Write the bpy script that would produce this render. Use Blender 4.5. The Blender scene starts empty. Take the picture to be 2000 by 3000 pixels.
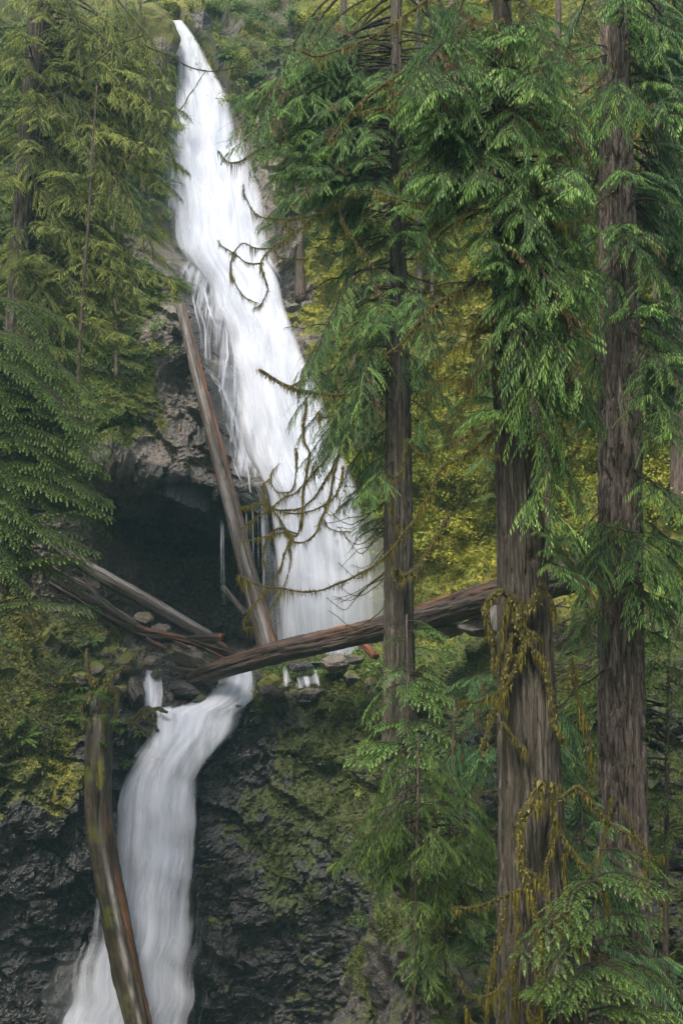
import bpy, math, random, zlib
import numpy as np
from mathutils import Vector, Matrix
from mathutils.bvhtree import BVHTree

SC = bpy.context.scene
COL = SC.collection
R = math.radians
rng = np.random.default_rng(7)
random.seed(7)

# ------------------------------------------------------------------ camera, sky, sun, exposure
PITCH = R(4.0)
FPX = 3534.0                                   # focal length in pixels of the 2000x3000 photograph
cam_d = bpy.data.cameras.new('camera'); cam = bpy.data.objects.new('camera', cam_d); COL.objects.link(cam)
cam.location = (0, 0, 0); cam.rotation_euler = (R(90) + PITCH, 0, 0)
cam_d.sensor_fit = 'VERTICAL'; cam_d.sensor_height = 36.0; cam_d.lens = 36.0 * FPX / 3000.0
cam_d.clip_start = 0.1; cam_d.clip_end = 600
SC.camera = cam

SUN_EL, SUN_ROT = R(58), R(205)
w = bpy.data.worlds.new('World'); SC.world = w; w.use_nodes = True
nt = w.node_tree
sky = nt.nodes.new('ShaderNodeTexSky'); sky.sky_type = 'NISHITA'; sky.sun_disc = False
sky.sun_elevation = SUN_EL; sky.sun_rotation = SUN_ROT
sky.air_density = 1.0; sky.dust_density = 5.5; sky.ozone_density = 1.0; sky.altitude = 200
nt.links.new(sky.outputs[0], nt.nodes['Background'].inputs[0])
nt.nodes['Background'].inputs[1].default_value = 0.085
sd = bpy.data.lights.new('sun', 'SUN'); sd.energy = 1.5; sd.angle = R(18); sd.color = (1.0, 0.94, 0.84)
sun = bpy.data.objects.new('sun', sd); COL.objects.link(sun)
sun.rotation_euler = (R(90) - SUN_EL, 0, math.pi - SUN_ROT)   # high and slightly behind the camera
SC.view_settings.view_transform = 'Standard'; SC.view_settings.look = 'None'
SC.view_settings.gamma = 1.0; SC.view_settings.use_curve_mapping = False
SC.view_settings.exposure = 1.55
cy = SC.cycles
cy.use_denoising = True; cy.denoising_prefilter = 'NONE'
cy.max_bounces = 6; cy.diffuse_bounces = 3; cy.glossy_bounces = 2; cy.transmission_bounces = 4
cy.transparent_max_bounces = 14; cy.volume_bounces = 1
cy.use_adaptive_sampling = True; cy.adaptive_threshold = 0.02
cy.sample_clamp_indirect = 4.0; SC.render.filter_size = 1.2

# ------------------------------------------------------------------ pixel <-> world
CT, ST = math.cos(PITCH), math.sin(PITCH)
def W(px, py, D):
    """point seen at photo pixel (px,py) standing D metres down the ravine"""
    u, v = (px - 1000.0) / FPX, (1500.0 - py) / FPX
    d = (u, CT - v * ST, ST + v * CT); t = D / d[1]
    return Vector((d[0] * t, D, d[2] * t))
def zof(py, D):
    v = (1500.0 - np.asarray(py, float)) / FPX
    return D * (ST + v * CT) / (CT - v * ST)
def xof(px, py, D):
    v = (1500.0 - np.asarray(py, float)) / FPX
    return (np.asarray(px, float) - 1000.0) / FPX * D / (CT - v * ST)
def to_px(P):
    P = np.asarray(P, float)
    fwd = P[..., 1] * CT + P[..., 2] * ST; up = -P[..., 1] * ST + P[..., 2] * CT
    return 1000 + P[..., 0] / fwd * FPX, 1500 - up / fwd * FPX
def pxm(n, D): return n * D / FPX                # n photo pixels at D metres -> metres

# ------------------------------------------------------------------ noise
_pg = np.random.default_rng(11)
PERM = _pg.permutation(256); PERM = np.concatenate([PERM, PERM, PERM, PERM])
GRAD = _pg.normal(size=(256, 3)); GRAD /= np.linalg.norm(GRAD, axis=1)[:, None]
JIT = _pg.random((256, 3)); RND = _pg.random((256, 4)) * 2 - 1
def _h(i, j, k): return PERM[PERM[PERM[i & 255] + (j & 255)] + (k & 255)]
def perlin(p):
    p = np.asarray(p, float); i = np.floor(p).astype(int); f = p - i
    u = f * f * f * (f * (f * 6 - 15) + 10); out = 0
    for a in (0, 1):
        for b in (0, 1):
            for c in (0, 1):
                g = GRAD[_h(i[..., 0] + a, i[..., 1] + b, i[..., 2] + c)]
                d = g[..., 0] * (f[..., 0] - a) + g[..., 1] * (f[..., 1] - b) + g[..., 2] * (f[..., 2] - c)
                wt = (u[..., 0] if a else 1 - u[..., 0]) * (u[..., 1] if b else 1 - u[..., 1]) * (u[..., 2] if c else 1 - u[..., 2])
                out = out + d * wt
    return out * 1.6
def fbm(p, octv=4, gain=0.5):
    p = np.asarray(p, float); s = 0; a = 1.0
    for o in range(octv):
        s = s + a * perlin(p + 17.3 * o); p = p * 2.03; a *= gain
    return s
def facet(p):
    """broken-rock relief: each cell is its own tilted plane (value about -1..1)"""
    p = np.asarray(p, float); i0 = np.floor(p).astype(int)
    best = np.full(p.shape[:-1], 1e9); val = np.zeros(p.shape[:-1])
    for a in (-1, 0, 1):
        for b in (-1, 0, 1):
            for c in (-1, 0, 1):
                ii = i0 + np.array((a, b, c)); h = _h(ii[..., 0], ii[..., 1], ii[..., 2])
                d = p - (ii + JIT[h]); dd = (d * d).sum(-1); r = RND[h]
                v = r[..., 3] * 0.55 + (d * r[..., :3]).sum(-1) * 0.75
                m = dd < best; best = np.where(m, dd, best); val = np.where(m, v, val)
    return val
def sstep(a, b, x):
    t = np.clip((np.asarray(x, float) - a) / (b - a), 0, 1); return t * t * (3 - 2 * t)

# ------------------------------------------------------------------ mesh helpers
def make_mesh(name, V, F, mat=None, smooth=True, attrs=None, uv=None):
    V = np.asarray(V, np.float32); me = bpy.data.meshes.new(name)
    Fs = F if isinstance(F, (list, tuple)) else [F]
    Fs = [np.asarray(f, np.int32) for f in Fs if len(f)]
    nl = sum(f.size for f in Fs); npol = sum(len(f) for f in Fs)
    me.vertices.add(len(V)); me.vertices.foreach_set('co', V.ravel())
    me.loops.add(nl); li = np.concatenate([f.ravel() for f in Fs]); me.loops.foreach_set('vertex_index', li)
    me.polygons.add(npol)
    tot = np.concatenate([np.full(len(f), f.shape[1], np.int32) for f in Fs])
    st = np.concatenate([[0], np.cumsum(tot)[:-1]]).astype(np.int32)
    me.polygons.foreach_set('loop_start', st); me.polygons.foreach_set('loop_total', tot)
    me.polygons.foreach_set('use_smooth', np.full(npol, smooth, bool))
    me.update(calc_edges=True)
    for k, a in (attrs or {}).items():
        at = me.attributes.new(k, 'FLOAT', 'POINT'); at.data.foreach_set('value', np.asarray(a, np.float32).ravel())
    if uv is not None:
        ul = me.uv_layers.new(name='UVMap'); ul.data.foreach_set('uv', np.asarray(uv, np.float32)[li].ravel())
    if mat: me.materials.append(mat)
    return me
def add(name, me, parent=None, label=None, cat=None, group=None, kind=None, mw=None):
    o = bpy.data.objects.new(name, me); COL.objects.link(o)
    if parent: o.parent = parent
    if mw is not None: o.matrix_local = mw
    if label: o['label'] = label
    if cat: o['category'] = cat
    if group: o['group'] = group
    if kind: o['kind'] = kind
    return o
def grid_faces(n, m, closed=False):
    """n rows x m columns"""
    i = np.arange(n - 1)[:, None]; j = np.arange(m if closed else m - 1)[None, :]; j2 = (j + 1) % m
    return np.stack([i * m + j, i * m + j2, (i + 1) * m + j2, (i + 1) * m + j], -1).reshape(-1, 4)
class Acc:
    """collects vertices and quads / triangles of one mesh"""
    def __init__(s): s.V = []; s.Q = []; s.T = []; s.A = []; s.n = 0
    def put(s, V, Q=None, T=None, a=0.0):
        V = np.asarray(V, float).reshape(-1, 3)
        if Q is not None: s.Q.append(np.asarray(Q) + s.n)
        if T is not None: s.T.append(np.asarray(T) + s.n)
        s.V.append(V); s.A.append(np.broadcast_to(np.asarray(a, float), (len(V),))); s.n += len(V)
    def mesh(s, name, mat, smooth=True, attr='tint'):
        F = []
        if s.Q: F.append(np.concatenate(s.Q))
        if s.T: F.append(np.concatenate(s.T))
        return make_mesh(name, np.concatenate(s.V), F, mat, smooth, {attr: np.concatenate(s.A)})
def curve_pts(P, step):
    """Catmull-Rom through control points, resampled at about step metres. P: (n,k) array, extra columns ride along"""
    P = np.asarray(P, float); n = len(P)
    if n == 2: Q = P[0] + (P[1] - P[0]) * np.linspace(0, 1, 12)[:, None]
    else:
        E = np.vstack([2 * P[0] - P[1], P, 2 * P[-1] - P[-2]]); out = []
        for i in range(n - 1):
            t = np.linspace(0, 1, 12, endpoint=(i == n - 2))[:, None]
            a, b, c, d = E[i], E[i + 1], E[i + 2], E[i + 3]
            out.append(0.5 * (2 * b + (c - a) * t + (2 * a - 5 * b + 4 * c - d) * t ** 2 + (3 * b - a - 3 * c + d) * t ** 3))
        Q = np.vstack(out)
    s = np.concatenate([[0], np.cumsum(np.linalg.norm(np.diff(Q[:, :3], axis=0), axis=1))])
    m = max(3, int(s[-1] / step) + 1); ss = np.linspace(0, s[-1], m)
    return np.stack([np.interp(ss, s, Q[:, k]) for k in range(Q.shape[1])], 1)
def frames(C):
    T = np.gradient(C, axis=0); T /= np.linalg.norm(T, axis=1)[:, None] + 1e-9
    ref = np.array((0, 0, 1.0)) if abs(T[len(T) // 2, 2]) < 0.8 else np.array((0, 1.0, 0))
    A = np.cross(T, ref); A /= np.linalg.norm(A, axis=1)[:, None] + 1e-9
    return T, A, np.cross(A, T)
def tube(C, rad, m=8, disp=None, cap=True):
    """tube round centre line C (n,3) with radii (n,); disp(theta, s) adds to the radius; returns V, Q, T, uv"""
    n = len(C); T, A, B = frames(C)
    th = np.linspace(0, 2 * np.pi, m, endpoint=False)
    s = np.concatenate([[0], np.cumsum(np.linalg.norm(np.diff(C, axis=0), axis=1))])
    rr = np.repeat(np.asarray(rad, float)[:, None], m, 1)
    if disp is not None: rr = rr + disp(th[None, :], s[:, None], rr)
    V = C[:, None] + rr[..., None] * (np.cos(th)[None, :, None] * A[:, None] + np.sin(th)[None, :, None] * B[:, None])
    V = V.reshape(-1, 3); Q = grid_faces(n, m, True); Tt = []
    if cap:
        V = np.vstack([V, C[0], C[-1]]); a, b = n * m, n * m + 1
        j = np.arange(m); j2 = (j + 1) % m
        Tt = np.vstack([np.stack([j2, j, np.full(m, a)], 1), np.stack([(n - 1) * m + j, (n - 1) * m + j2, np.full(m, b)], 1)])
    uv = np.stack([np.broadcast_to(th / (2 * np.pi), (n, m)).ravel(), np.repeat(s, m)], 1)
    if cap: uv = np.vstack([uv, [0.5, 0], [0.5, s[-1]]])
    return V, Q, Tt, uv

# ------------------------------------------------------------------ materials
def mat(name):
    m = bpy.data.materials.new(name); m.use_nodes = True
    n = m.node_tree.nodes; l = m.node_tree.links
    b = n['Principled BSDF']
    return m, n, l, b
def N(n, t, **kw):
    x = n.new('ShaderNode' + t)
    for k, v in kw.items():
        if k in ('inputs',): continue
        setattr(x, k, v)
    return x
def noise(n, l, vec, scale, detail=6, rough=0.6, dist=0.0):
    x = N(n, 'TexNoise'); x.inputs['Scale'].default_value = scale; x.inputs['Detail'].default_value = detail
    x.inputs['Roughness'].default_value = rough; x.inputs['Distortion'].default_value = dist
    if vec is not None: l.new(vec, x.inputs['Vector'])
    return x.outputs['Fac']
def ramp(n, l, fac, stops):
    r = N(n, 'ValToRGB'); el = r.color_ramp.elements
    while len(el) < len(stops): el.new(0.5)
    for e, (p, c) in zip(el, stops):
        e.position = p; e.color = (c, c, c, 1) if isinstance(c, (int, float)) else (*c, 1)
    if fac is not None: l.new(fac, r.inputs[0])
    return r.outputs[0]
def mixc(n, l, fac, a, b, blend='MIX'):
    x = N(n, 'Mix', data_type='RGBA', blend_type=blend)
    for s, v in ((x.inputs[0], fac), (x.inputs[6], a), (x.inputs[7], b)):
        if hasattr(v, 'is_output'): l.new(v, s)
        elif isinstance(v, (int, float)): s.default_value = v
        else: s.default_value = (*v, 1)
    return x.outputs[2]
def math_(n, l, op, a, b=None, clamp=False):
    x = N(n, 'Math', operation=op, use_clamp=clamp)
    for s, v in ((x.inputs[0], a), (x.inputs[1], b)):
        if v is None: continue
        if hasattr(v, 'is_output'): l.new(v, s)
        else: s.default_value = v
    return x.outputs[0]
def attr(n, name): x = N(n, 'Attribute', attribute_name=name); return x.outputs['Fac']
def mapping(n, l, vec, scale):
    x = N(n, 'Mapping'); x.inputs['Scale'].default_value = scale; l.new(vec, x.inputs['Vector']); return x.outputs[0]
def bump(n, l, h, strength, dist, normal=None):
    x = N(n, 'Bump'); x.inputs['Strength'].default_value = strength; x.inputs['Distance'].default_value = dist
    l.new(h, x.inputs['Height'])
    if normal: l.new(normal, x.inputs['Normal'])
    return x.outputs[0]

def terrain_material():
    m, n, l, b = mat('rock_and_moss')
    tc = N(n, 'TexCoord').outputs['Object']
    n1 = noise(n, l, tc, 0.7, 8, .6); n2 = noise(n, l, tc, 5.0, 8, .65); n3 = noise(n, l, tc, 22, 5, .7)
    moss, wet, yel, soil = attr(n, 'moss'), attr(n, 'wet'), attr(n, 'yellow'), attr(n, 'soil')
    dry = ramp(n, l, n2, [(.25, (.07, .062, .052)), (.45, (.15, .135, .115)), (.6, (.25, .23, .20)), (.8, (.37, .35, .31))])
    dry = mixc(n, l, ramp(n, l, n1, [(.42, 0.), (.62, .7)]), dry, (.17, .13, .11))
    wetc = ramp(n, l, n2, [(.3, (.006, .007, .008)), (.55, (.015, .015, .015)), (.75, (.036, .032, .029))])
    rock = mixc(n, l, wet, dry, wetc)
    n4 = noise(n, l, tc, 13, 4, .7); rock = mixc(n, l, 1.0, rock, ramp(n, l, n4, [(.38, .35), (.5, .9), (.62, 1.)]), 'MULTIPLY'); rock = mixc(n, l, 1.0, rock, (1.35, 1.33, 1.3), 'MULTIPLY')
    rock = mixc(n, l, soil, rock, mixc(n, l, n2, (.05, .034, .02), (.11, .08, .05)))
    gm = mixc(n, l, ramp(n, l, n2, [(.3, 0.), (.7, 1.)]), (.022, .034, .006), (.065, .088, .013))
    ym = mixc(n, l, ramp(n, l, n2, [(.3, 0.), (.7, 1.)]), (.21, .20, .012), (.54, .49, .035))
    ym = mixc(n, l, ramp(n, l, n1, [(.5, 0.), (.72, .75)]), ym, (.16, .085, .03))
    mc = mixc(n, l, yel, gm, ym)
    mc = mixc(n, l, ramp(n, l, n3, [(.3, 0.), (.75, .6)]), mc, mixc(n, l, yel, (.02, .03, .006), (.05, .06, .008)))
    # moss edge broken up by fine noise
    mk = math_(n, l, 'ADD', moss, math_(n, l, 'MULTIPLY', math_(n, l, 'SUBTRACT', n2, .5), 1.1))
    mk = ramp(n, l, mk, [(.42, 0.), (.58, 1.)])
    l.new(mixc(n, l, mk, rock, mc), b.inputs['Base Color'])
    rr = math_(n, l, 'SUBTRACT', .78, math_(n, l, 'MULTIPLY', wet, .66))
    rr = math_(n, l, 'ADD', rr, math_(n, l, 'MULTIPLY', n3, .18))
    rx = N(n, 'Mix'); l.new(mk, rx.inputs[0]); l.new(rr, rx.inputs[2]); rx.inputs[3].default_value = .95
    l.new(rx.outputs[0], b.inputs['Roughness'])
    b.inputs['Specular IOR Level'].default_value = .8
    h = math_(n, l, 'ADD', math_(n, l, 'MULTIPLY', n2, .6), math_(n, l, 'MULTIPLY', n3, .4))
    l.new(bump(n, l, h, .9, .12), b.inputs['Normal'])
    return m
def leaf_material(name, c0, c1, c2, trans=.3):
    """c0 old leaf, c1 usual, c2 young tip; the attribute tint (0..1) picks along them"""
    m, n, l, b = mat(name)
    t = attr(n, 'tint'); oi = N(n, 'ObjectInfo').outputs['Random']
    tt = math_(n, l, 'ADD', math_(n, l, 'MULTIPLY', t, .85), math_(n, l, 'MULTIPLY', oi, .2))
    dead = (.16, .085, .04) if 'cedar' in name or 'blue' in name else c0
    c = ramp(n, l, tt, [(.0, dead), (.03, dead), (.07, c0), (.5, c1), (.95, c2)])
    l.new(c, b.inputs['Base Color']); b.inputs['Roughness'].default_value = .5
    b.inputs['Specular IOR Level'].default_value = .35
    tr = N(n, 'BsdfTranslucent'); l.new(mixc(n, l, .35, c, (.14, .17, .03)), tr.inputs['Color'])
    mx = N(n, 'MixShader'); mx.inputs[0].default_value = trans
    l.new(b.outputs[0], mx.inputs[1]); l.new(tr.outputs[0], mx.inputs[2])
    l.new(mx.outputs[0], n['Material Output'].inputs[0])
    return m
def bark_material(name, c0, c1, c2, moss=None, mossamt=.5, su=14, sv=.8):
    m, n, l, b = mat(name)
    uv = N(n, 'UVMap').outputs[0]; tc = N(n, 'TexCoord').outputs['Object']
    st = noise(n, l, mapping(n, l, tc, (su, su, sv)), 1.0, 8, .65)
    st2 = noise(n, l, mapping(n, l, tc, (su * 4, su * 4, sv * 4)), 1.0, 5, .6)
    c = ramp(n, l, st, [(.3, c0), (.5, c1), (.72, c2)])
    c = mixc(n, l, 1.0, c, ramp(n, l, st2, [(.36, .3), (.5, .9), (.66, 1.)]), 'MULTIPLY'); c = mixc(n, l, 1.0, c, (1.3, 1.3, 1.3), 'MULTIPLY')
    if moss:
        mk = noise(n, l, tc, 1.6, 6, .65)
        c = mixc(n, l, ramp(n, l, mk, [(1 - mossamt - .08, 0.), (1 - mossamt + .12, .9)]), c, moss)
    l.new(c, b.inputs['Base Color']); b.inputs['Roughness'].default_value = .88
    h = math_(n, l, 'ADD', st, math_(n, l, 'MULTIPLY', st2, .5))
    l.new(bump(n, l, h, 1.0, .09), b.inputs['Normal'])
    return m
def wood_material(name, grey, brown, orange, wetness=.4, mossy=0.0):
    """barkless wet log: streaks along the grain (UV: u round the log, v metres along it)"""
    m, n, l, b = mat(name)
    uv = N(n, 'UVMap').outputs[0]; tc = N(n, 'TexCoord').outputs['Object']
    st = noise(n, l, mapping(n, l, uv, (9, .55, 1)), 1.0, 8, .6)
    fi = noise(n, l, mapping(n, l, uv, (60, 1.6, 1)), 1.0, 6, .6)
    big = noise(n, l, mapping(n, l, uv, (3.2, .22, 1)), 1.0, 4, .5)
    c = ramp(n, l, st, [(.32, tuple(x * .35 for x in brown)), (.46, brown), (.56, grey), (.72, tuple(min(1, x * 1.6) for x in grey))])
    c = mixc(n, l, ramp(n, l, big, [(.52, 0.), (.62, .85)]), c, orange)
    c = mixc(n, l, math_(n, l, 'MULTIPLY', fi, .55), c, tuple(x * .4 for x in brown))
    cr = noise(n, l, mapping(n, l, uv, (15, .35, 1)), 1.0, 4, .5, .6)
    c = mixc(n, l, ramp(n, l, cr, [(.36, .85), (.43, 0.)]), c, tuple(x * .22 for x in brown))
    bl = noise(n, l, tc, 1.3, 6, .65)
    c = mixc(n, l, ramp(n, l, bl, [(.5, 0.), (.66, .7)]), c, tuple(x * .45 for x in brown))
    if mossy:
        mk = noise(n, l, tc, .9, 7, .6)
        c = mixc(n, l, ramp(n, l, mk, [(.66 - mossy * .3, 0.), (.76 - mossy * .3, .9)]), c, (.09, .095, .012))
    c = mixc(n, l, math_(n, l, 'MULTIPLY', attr(n, 'pale'), ramp(n, l, fi, [(.3, .35), (.6, 1.)])), c, (.40, .37, .35))
    c = mixc(n, l, math_(n, l, 'MULTIPLY', attr(n, 'orange'), ramp(n, l, st, [(.42, .1), (.58, 1.)])), c, (.34, .115, .035))
    mk2 = math_(n, l, 'ADD', attr(n, 'mossy'), math_(n, l, 'MULTIPLY', math_(n, l, 'SUBTRACT', noise(n, l, tc, 3, 7, .7), .5), 2.2))
    c = mixc(n, l, ramp(n, l, mk2, [(.62, 0.), (.85, 1.)]), c, mixc(n, l, fi, (.07, .07, .01), (.20, .175, .015)))
    l.new(c, b.inputs['Base Color'])
    b.inputs['Roughness'].default_value = .75 - wetness * .5
    h = math_(n, l, 'ADD', st, math_(n, l, 'MULTIPLY', fi, .6))
    h = math_(n, l, 'ADD', h, ramp(n, l, cr, [(.34, 0.), (.46, 1.)]))
    l.new(bump(n, l, h, .9, .06), b.inputs['Normal'])
    return m
def water_material(name='falling_water', scale=(5, .2)):
    m, n, l, b = mat(name)
    uv = N(n, 'UVMap').outputs[0]; den = attr(n, 'flow')
    s1 = noise(n, l, mapping(n, l, uv, (scale[0] * .35, scale[1] * .5, 1)), 1.0, 5, .55, .3)
    s2 = noise(n, l, mapping(n, l, uv, (scale[0], scale[1], 1)), 1.0, 6, .6, .2)
    s = math_(n, l, 'ADD', math_(n, l, 'MULTIPLY', s1, .8), math_(n, l, 'MULTIPLY', s2, .2))
    k = math_(n, l, 'ADD', den, math_(n, l, 'MULTIPLY', math_(n, l, 'SUBTRACT', s, .5), 2.4))
    a = ramp(n, l, k, [(.0, 0.), (.45, .62), (.85, 1.)])
    b.inputs['Base Color'].default_value = (.76, .80, .88, 1); b.inputs['Roughness'].default_value = .6
    b.inputs['Specular IOR Level'].default_value = .2
    l.new(bump(n, l, s, .22, .2), b.inputs['Normal'])
    tl = N(n, 'BsdfTranslucent'); tl.inputs[0].default_value = (.78, .82, .90, 1)
    m1 = N(n, 'MixShader'); m1.inputs[0].default_value = .35
    l.new(b.outputs[0], m1.inputs[1]); l.new(tl.outputs[0], m1.inputs[2])
    tp = N(n, 'BsdfTransparent'); m2 = N(n, 'MixShader')
    l.new(a, m2.inputs[0]); l.new(tp.outputs[0], m2.inputs[1]); l.new(m1.outputs[0], m2.inputs[2])
    l.new(m2.outputs[0], n['Material Output'].inputs[0])
    return m
def plain_noise_material(name, c0, c1, scale=8, rough=.8, bmp=.5):
    m, n, l, b = mat(name); tc = N(n, 'TexCoord').outputs['Object']
    f = noise(n, l, tc, scale, 7, .6)
    l.new(ramp(n, l, f, [(.3, c0), (.7, c1)]), b.inputs['Base Color']); b.inputs['Roughness'].default_value = rough
    l.new(bump(n, l, f, bmp, .08), b.inputs['Normal']); return m

M_TERR = terrain_material()
M_CEDAR = leaf_material('cedar_leaf', (.045, .105, .042), (.125, .26, .065), (.30, .50, .11), .42)
M_FIR = leaf_material('blue_green_leaf', (.04, .10, .055), (.105, .24, .09), (.26, .46, .14), .42)
M_HEM = leaf_material('hemlock_leaf', (.035, .07, .02), (.085, .165, .035), (.2, .31, .055), .4)
M_OLIVE = leaf_material('olive_leaf', (.08, .115, .025), (.19, .25, .05), (.40, .45, .08), .42)
M_LIME = leaf_material('lime_leaf', (.09, .13, .012), (.20, .23, .02), (.42, .40, .04), .42)
M_MOSSHAIR = leaf_material('hanging_moss', (.06, .05, .012), (.13, .112, .018), (.26, .23, .03), .3)
M_FERN = leaf_material('fern_leaf', (.03, .07, .012), (.07, .15, .02), (.15, .25, .04))
M_TWIG = bark_material('twig_bark', (.02, .016, .012), (.05, .04, .028), (.10, .085, .05), (.085, .08, .014), .45, 30, 6)
M_MOSSLIMB = bark_material('mossy_limb_bark', (.025, .02, .012), (.055, .045, .018), (.10, .09, .03), (.095, .085, .012), .55, 20, 6)
M_DEADTWIG = bark_material('dead_twig_bark', (.05, .035, .025), (.12, .085, .06), (.22, .18, .14), None, 0, 30, 4)
M_CBARK = bark_material('cedar_bark', (.022, .017, .013), (.085, .07, .052), (.22, .195, .155), (.055, .055, .014), .4, 11, .35)
M_FBARK = bark_material('fir_bark', (.045, .033, .026), (.15, .118, .094), (.33, .275, .23), (.06, .056, .02), .28, 13, 1.0)
M_BGBARK = bark_material('far_bark', (.04, .028, .022), (.10, .075, .06), (.17, .13, .10), (.08, .08, .015), .35, 5, .6)
M_WATER = water_material()
M_VEIL = water_material('thin_water', (16, .5))

# ------------------------------------------------------------------ water courses (rows: left px,py, right px,py, depth)
UPPER = np.array([
    (497, 60, 536, 60, 60.2), (500, 85, 556, 85, 60.0), (503, 134, 588, 134, 59.7), (515, 223, 636, 223, 59.2),
    (508, 319, 690, 319, 58.6), (498, 446, 722, 446, 57.7), (500, 574, 768, 574, 56.7), (502, 701, 795, 701, 55.6),
    (545, 765, 806, 765, 55.0), (598, 829, 832, 829, 54.5), (625, 893, 846, 893, 54.0), (660, 957, 866, 957, 53.5),
    (678, 1064, 900, 1064, 52.8), (690, 1191, 950, 1191, 52.2), (704, 1319, 1005, 1319, 51.6), (742, 1390, 1030, 1390, 51.2),
    (772, 1446, 1050, 1446, 50.9), (784, 1574, 1075, 1574, 50.7), (792, 1702, 1095, 1702, 50.5), (796, 1880, 1110, 1880, 50.4), (798, 1930, 1112, 1930, 50.3)])
LOWER = np.array([
    (638, 1962, 742, 1955, 46.6), (632, 2000, 748, 1990, 45.9), (606, 2030, 742, 2030, 45.4), (545, 2062, 729, 2062, 45.0),
    (462, 2088, 714, 2090, 44.8), (440, 2140, 698, 2140, 44.5), (406, 2191, 660, 2191, 44.3), (383, 2255, 600, 2255, 44.0),
    (350, 2319, 588, 2319, 43.8), (338, 2383, 586, 2383, 43.6), (333, 2478, 582, 2478, 43.4), (318, 2574, 577, 2574, 43.2),
    (285, 2702, 573, 2702, 43.0), (225, 2829, 573, 2829, 42.9), (165, 3000, 571, 3000, 42.8), (120, 3140, 572, 3140, 42.7)])
LEFTB = np.array([(450, 2076, 548, 2060, 45.0), (446, 2110, 566, 2098, 44.55), (430, 2160, 580, 2156, 44.25), (404, 2220, 570, 2220, 43.95)])
SIDE = np.array([(424, 1962, 470, 1960, 46.3), (420, 1985, 478, 1985, 45.9), (417, 2025, 486, 2022, 45.5), (420, 2062, 482, 2062, 45.1), (425, 2100, 480, 2095, 44.9)])
RIGHTS = [np.array([(832, 1950, 852, 1948, 46.2), (826, 1985, 862, 1983, 45.6), (822, 2012, 872, 2010, 45.2)]),
          np.array([(868, 1972, 935, 1962, 45.9), (862, 1995, 952, 1988, 45.4), (872, 2016, 950, 2008, 45.1)])]
def course(rows, n, m, widen=0.0, rag=0.0):
    """n x m sheet of points following the rows"""
    t = np.linspace(0, len(rows) - 1, n); k = np.arange(len(rows))
    P = curve_pts(np.stack([np.arange(len(rows)), np.zeros(len(rows)), np.zeros(len(rows)), *rows.T], 1), .02)
    g = lambda c: np.interp(t, P[:, 0], P[:, 3 + c])
    u = np.linspace(-widen, 1 + widen, m)[None]
    px = g(0)[:, None] * (1 - u) + g(2)[:, None] * u; py = g(1)[:, None] * (1 - u) + g(3)[:, None] * u
    D = np.repeat(g(4)[:, None], m, 1)
    if rag:
        z_ = np.zeros_like(t); wob = lambda o: rag * (g(2) - g(0)) * fbm(np.stack([py.mean(1) * .007, z_ + o, z_], -1), 3)
        px = px + wob(3.3)[:, None] * (1 - u) + wob(8.8)[:, None] * u
    uu = (u + widen) / (1 + 2 * widen)
    return px, py, D, np.repeat(uu, n, 0)

# ------------------------------------------------------------------ the cliff: one sheet swept through profiles (depth, photo row) at chosen X
KEYS = [  # X: lower wall bottom, mid, lip, shelf, shelf back, cave back top, brow, mid, rim
 (-27, (26, 3200), (27, 2600), (28, 2100), (30, 1800), (32, 1500), (35, 1150), (37, 800), (40, 350), (46, -250)),
 (-18, (36, 3200), (36.5, 2600), (37.5, 2150), (39.5, 1880), (42, 1650), (44, 1400), (45, 1150), (47.5, 600), (51, 30)),
 (-13, (41.8, 3200), (41.6, 2600), (41.4, 2180), (43, 1930), (45.5, 1720), (47, 1500), (46.6, 1290), (49, 750), (54, 60)),
 (-11, (43.0, 3200), (43.0, 2550), (43.2, 2190), (44.6, 1990), (48, 1800), (49.5, 1500), (47.4, 1310), (50, 800), (55.6, 60)),
 (-9.5, (43.6, 3200), (43.8, 2550), (44.3, 2150), (45.6, 1985), (53, 1850), (54, 1560), (48.2, 1340), (50.4, 830), (56.6, 40)),
 (-8, (43.8, 3200), (44.1, 2550), (44.8, 2115), (46.3, 1965), (57.5, 1870), (58, 1620), (48.8, 1385), (50.8, 860), (58.0, 45)),
 (-6, (43.9, 3200), (44.2, 2550), (45.2, 2080), (46.8, 1958), (58.5, 1870), (58.6, 1600), (49.4, 1425), (51.2, 950), (60.5, 40)),
 (-4, (43.8, 3200), (44.0, 2550), (45.2, 2050), (46.8, 1955), (57, 1880), (57, 1600), (50.0, 1455), (51.8, 1080), (61, 30)),
 (-2.4, (43.4, 3200), (43.6, 2550), (44.8, 2030), (46.6, 1955), (53.0, 1900), (53.2, 1650), (52.6, 1400), (53.4, 1080), (61, 20)),
 (0, (42.6, 3200), (43.0, 2550), (44.2, 2035), (46.4, 1945), (51.6, 1890), (51.9, 1650), (51.6, 1400), (52.2, 1000), (60, 0)),
 (3, (38.5, 3200), (39.5, 2550), (41.5, 2070), (43.6, 1930), (47.0, 1850), (49.2, 1600), (49.6, 1350), (50.8, 900), (58, -20)),
 (6, (32.5, 3200), (33.5, 2600), (35.5, 2090), (38, 1880), (43, 1760), (46.2, 1550), (47.2, 1300), (49, 850), (57, -30)),
 (10, (29, 3200), (30, 2600), (32, 2060), (35.5, 1850), (40, 1720), (43.5, 1500), (45, 1250), (47, 800), (55, -60)),
 (16, (23, 3200), (24, 2550), (26, 2000), (29, 1700), (33, 1480), (36, 1200), (38, 900), (42, 400), (50, -200)),
 (24, (16, 3200), (17, 2500), (19, 1900), (22, 1500), (26, 1150), (30, 800), (33, 400), (38, -100), (46, -600))]
KX = np.array([k[0] for k in KEYS], float)
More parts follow.
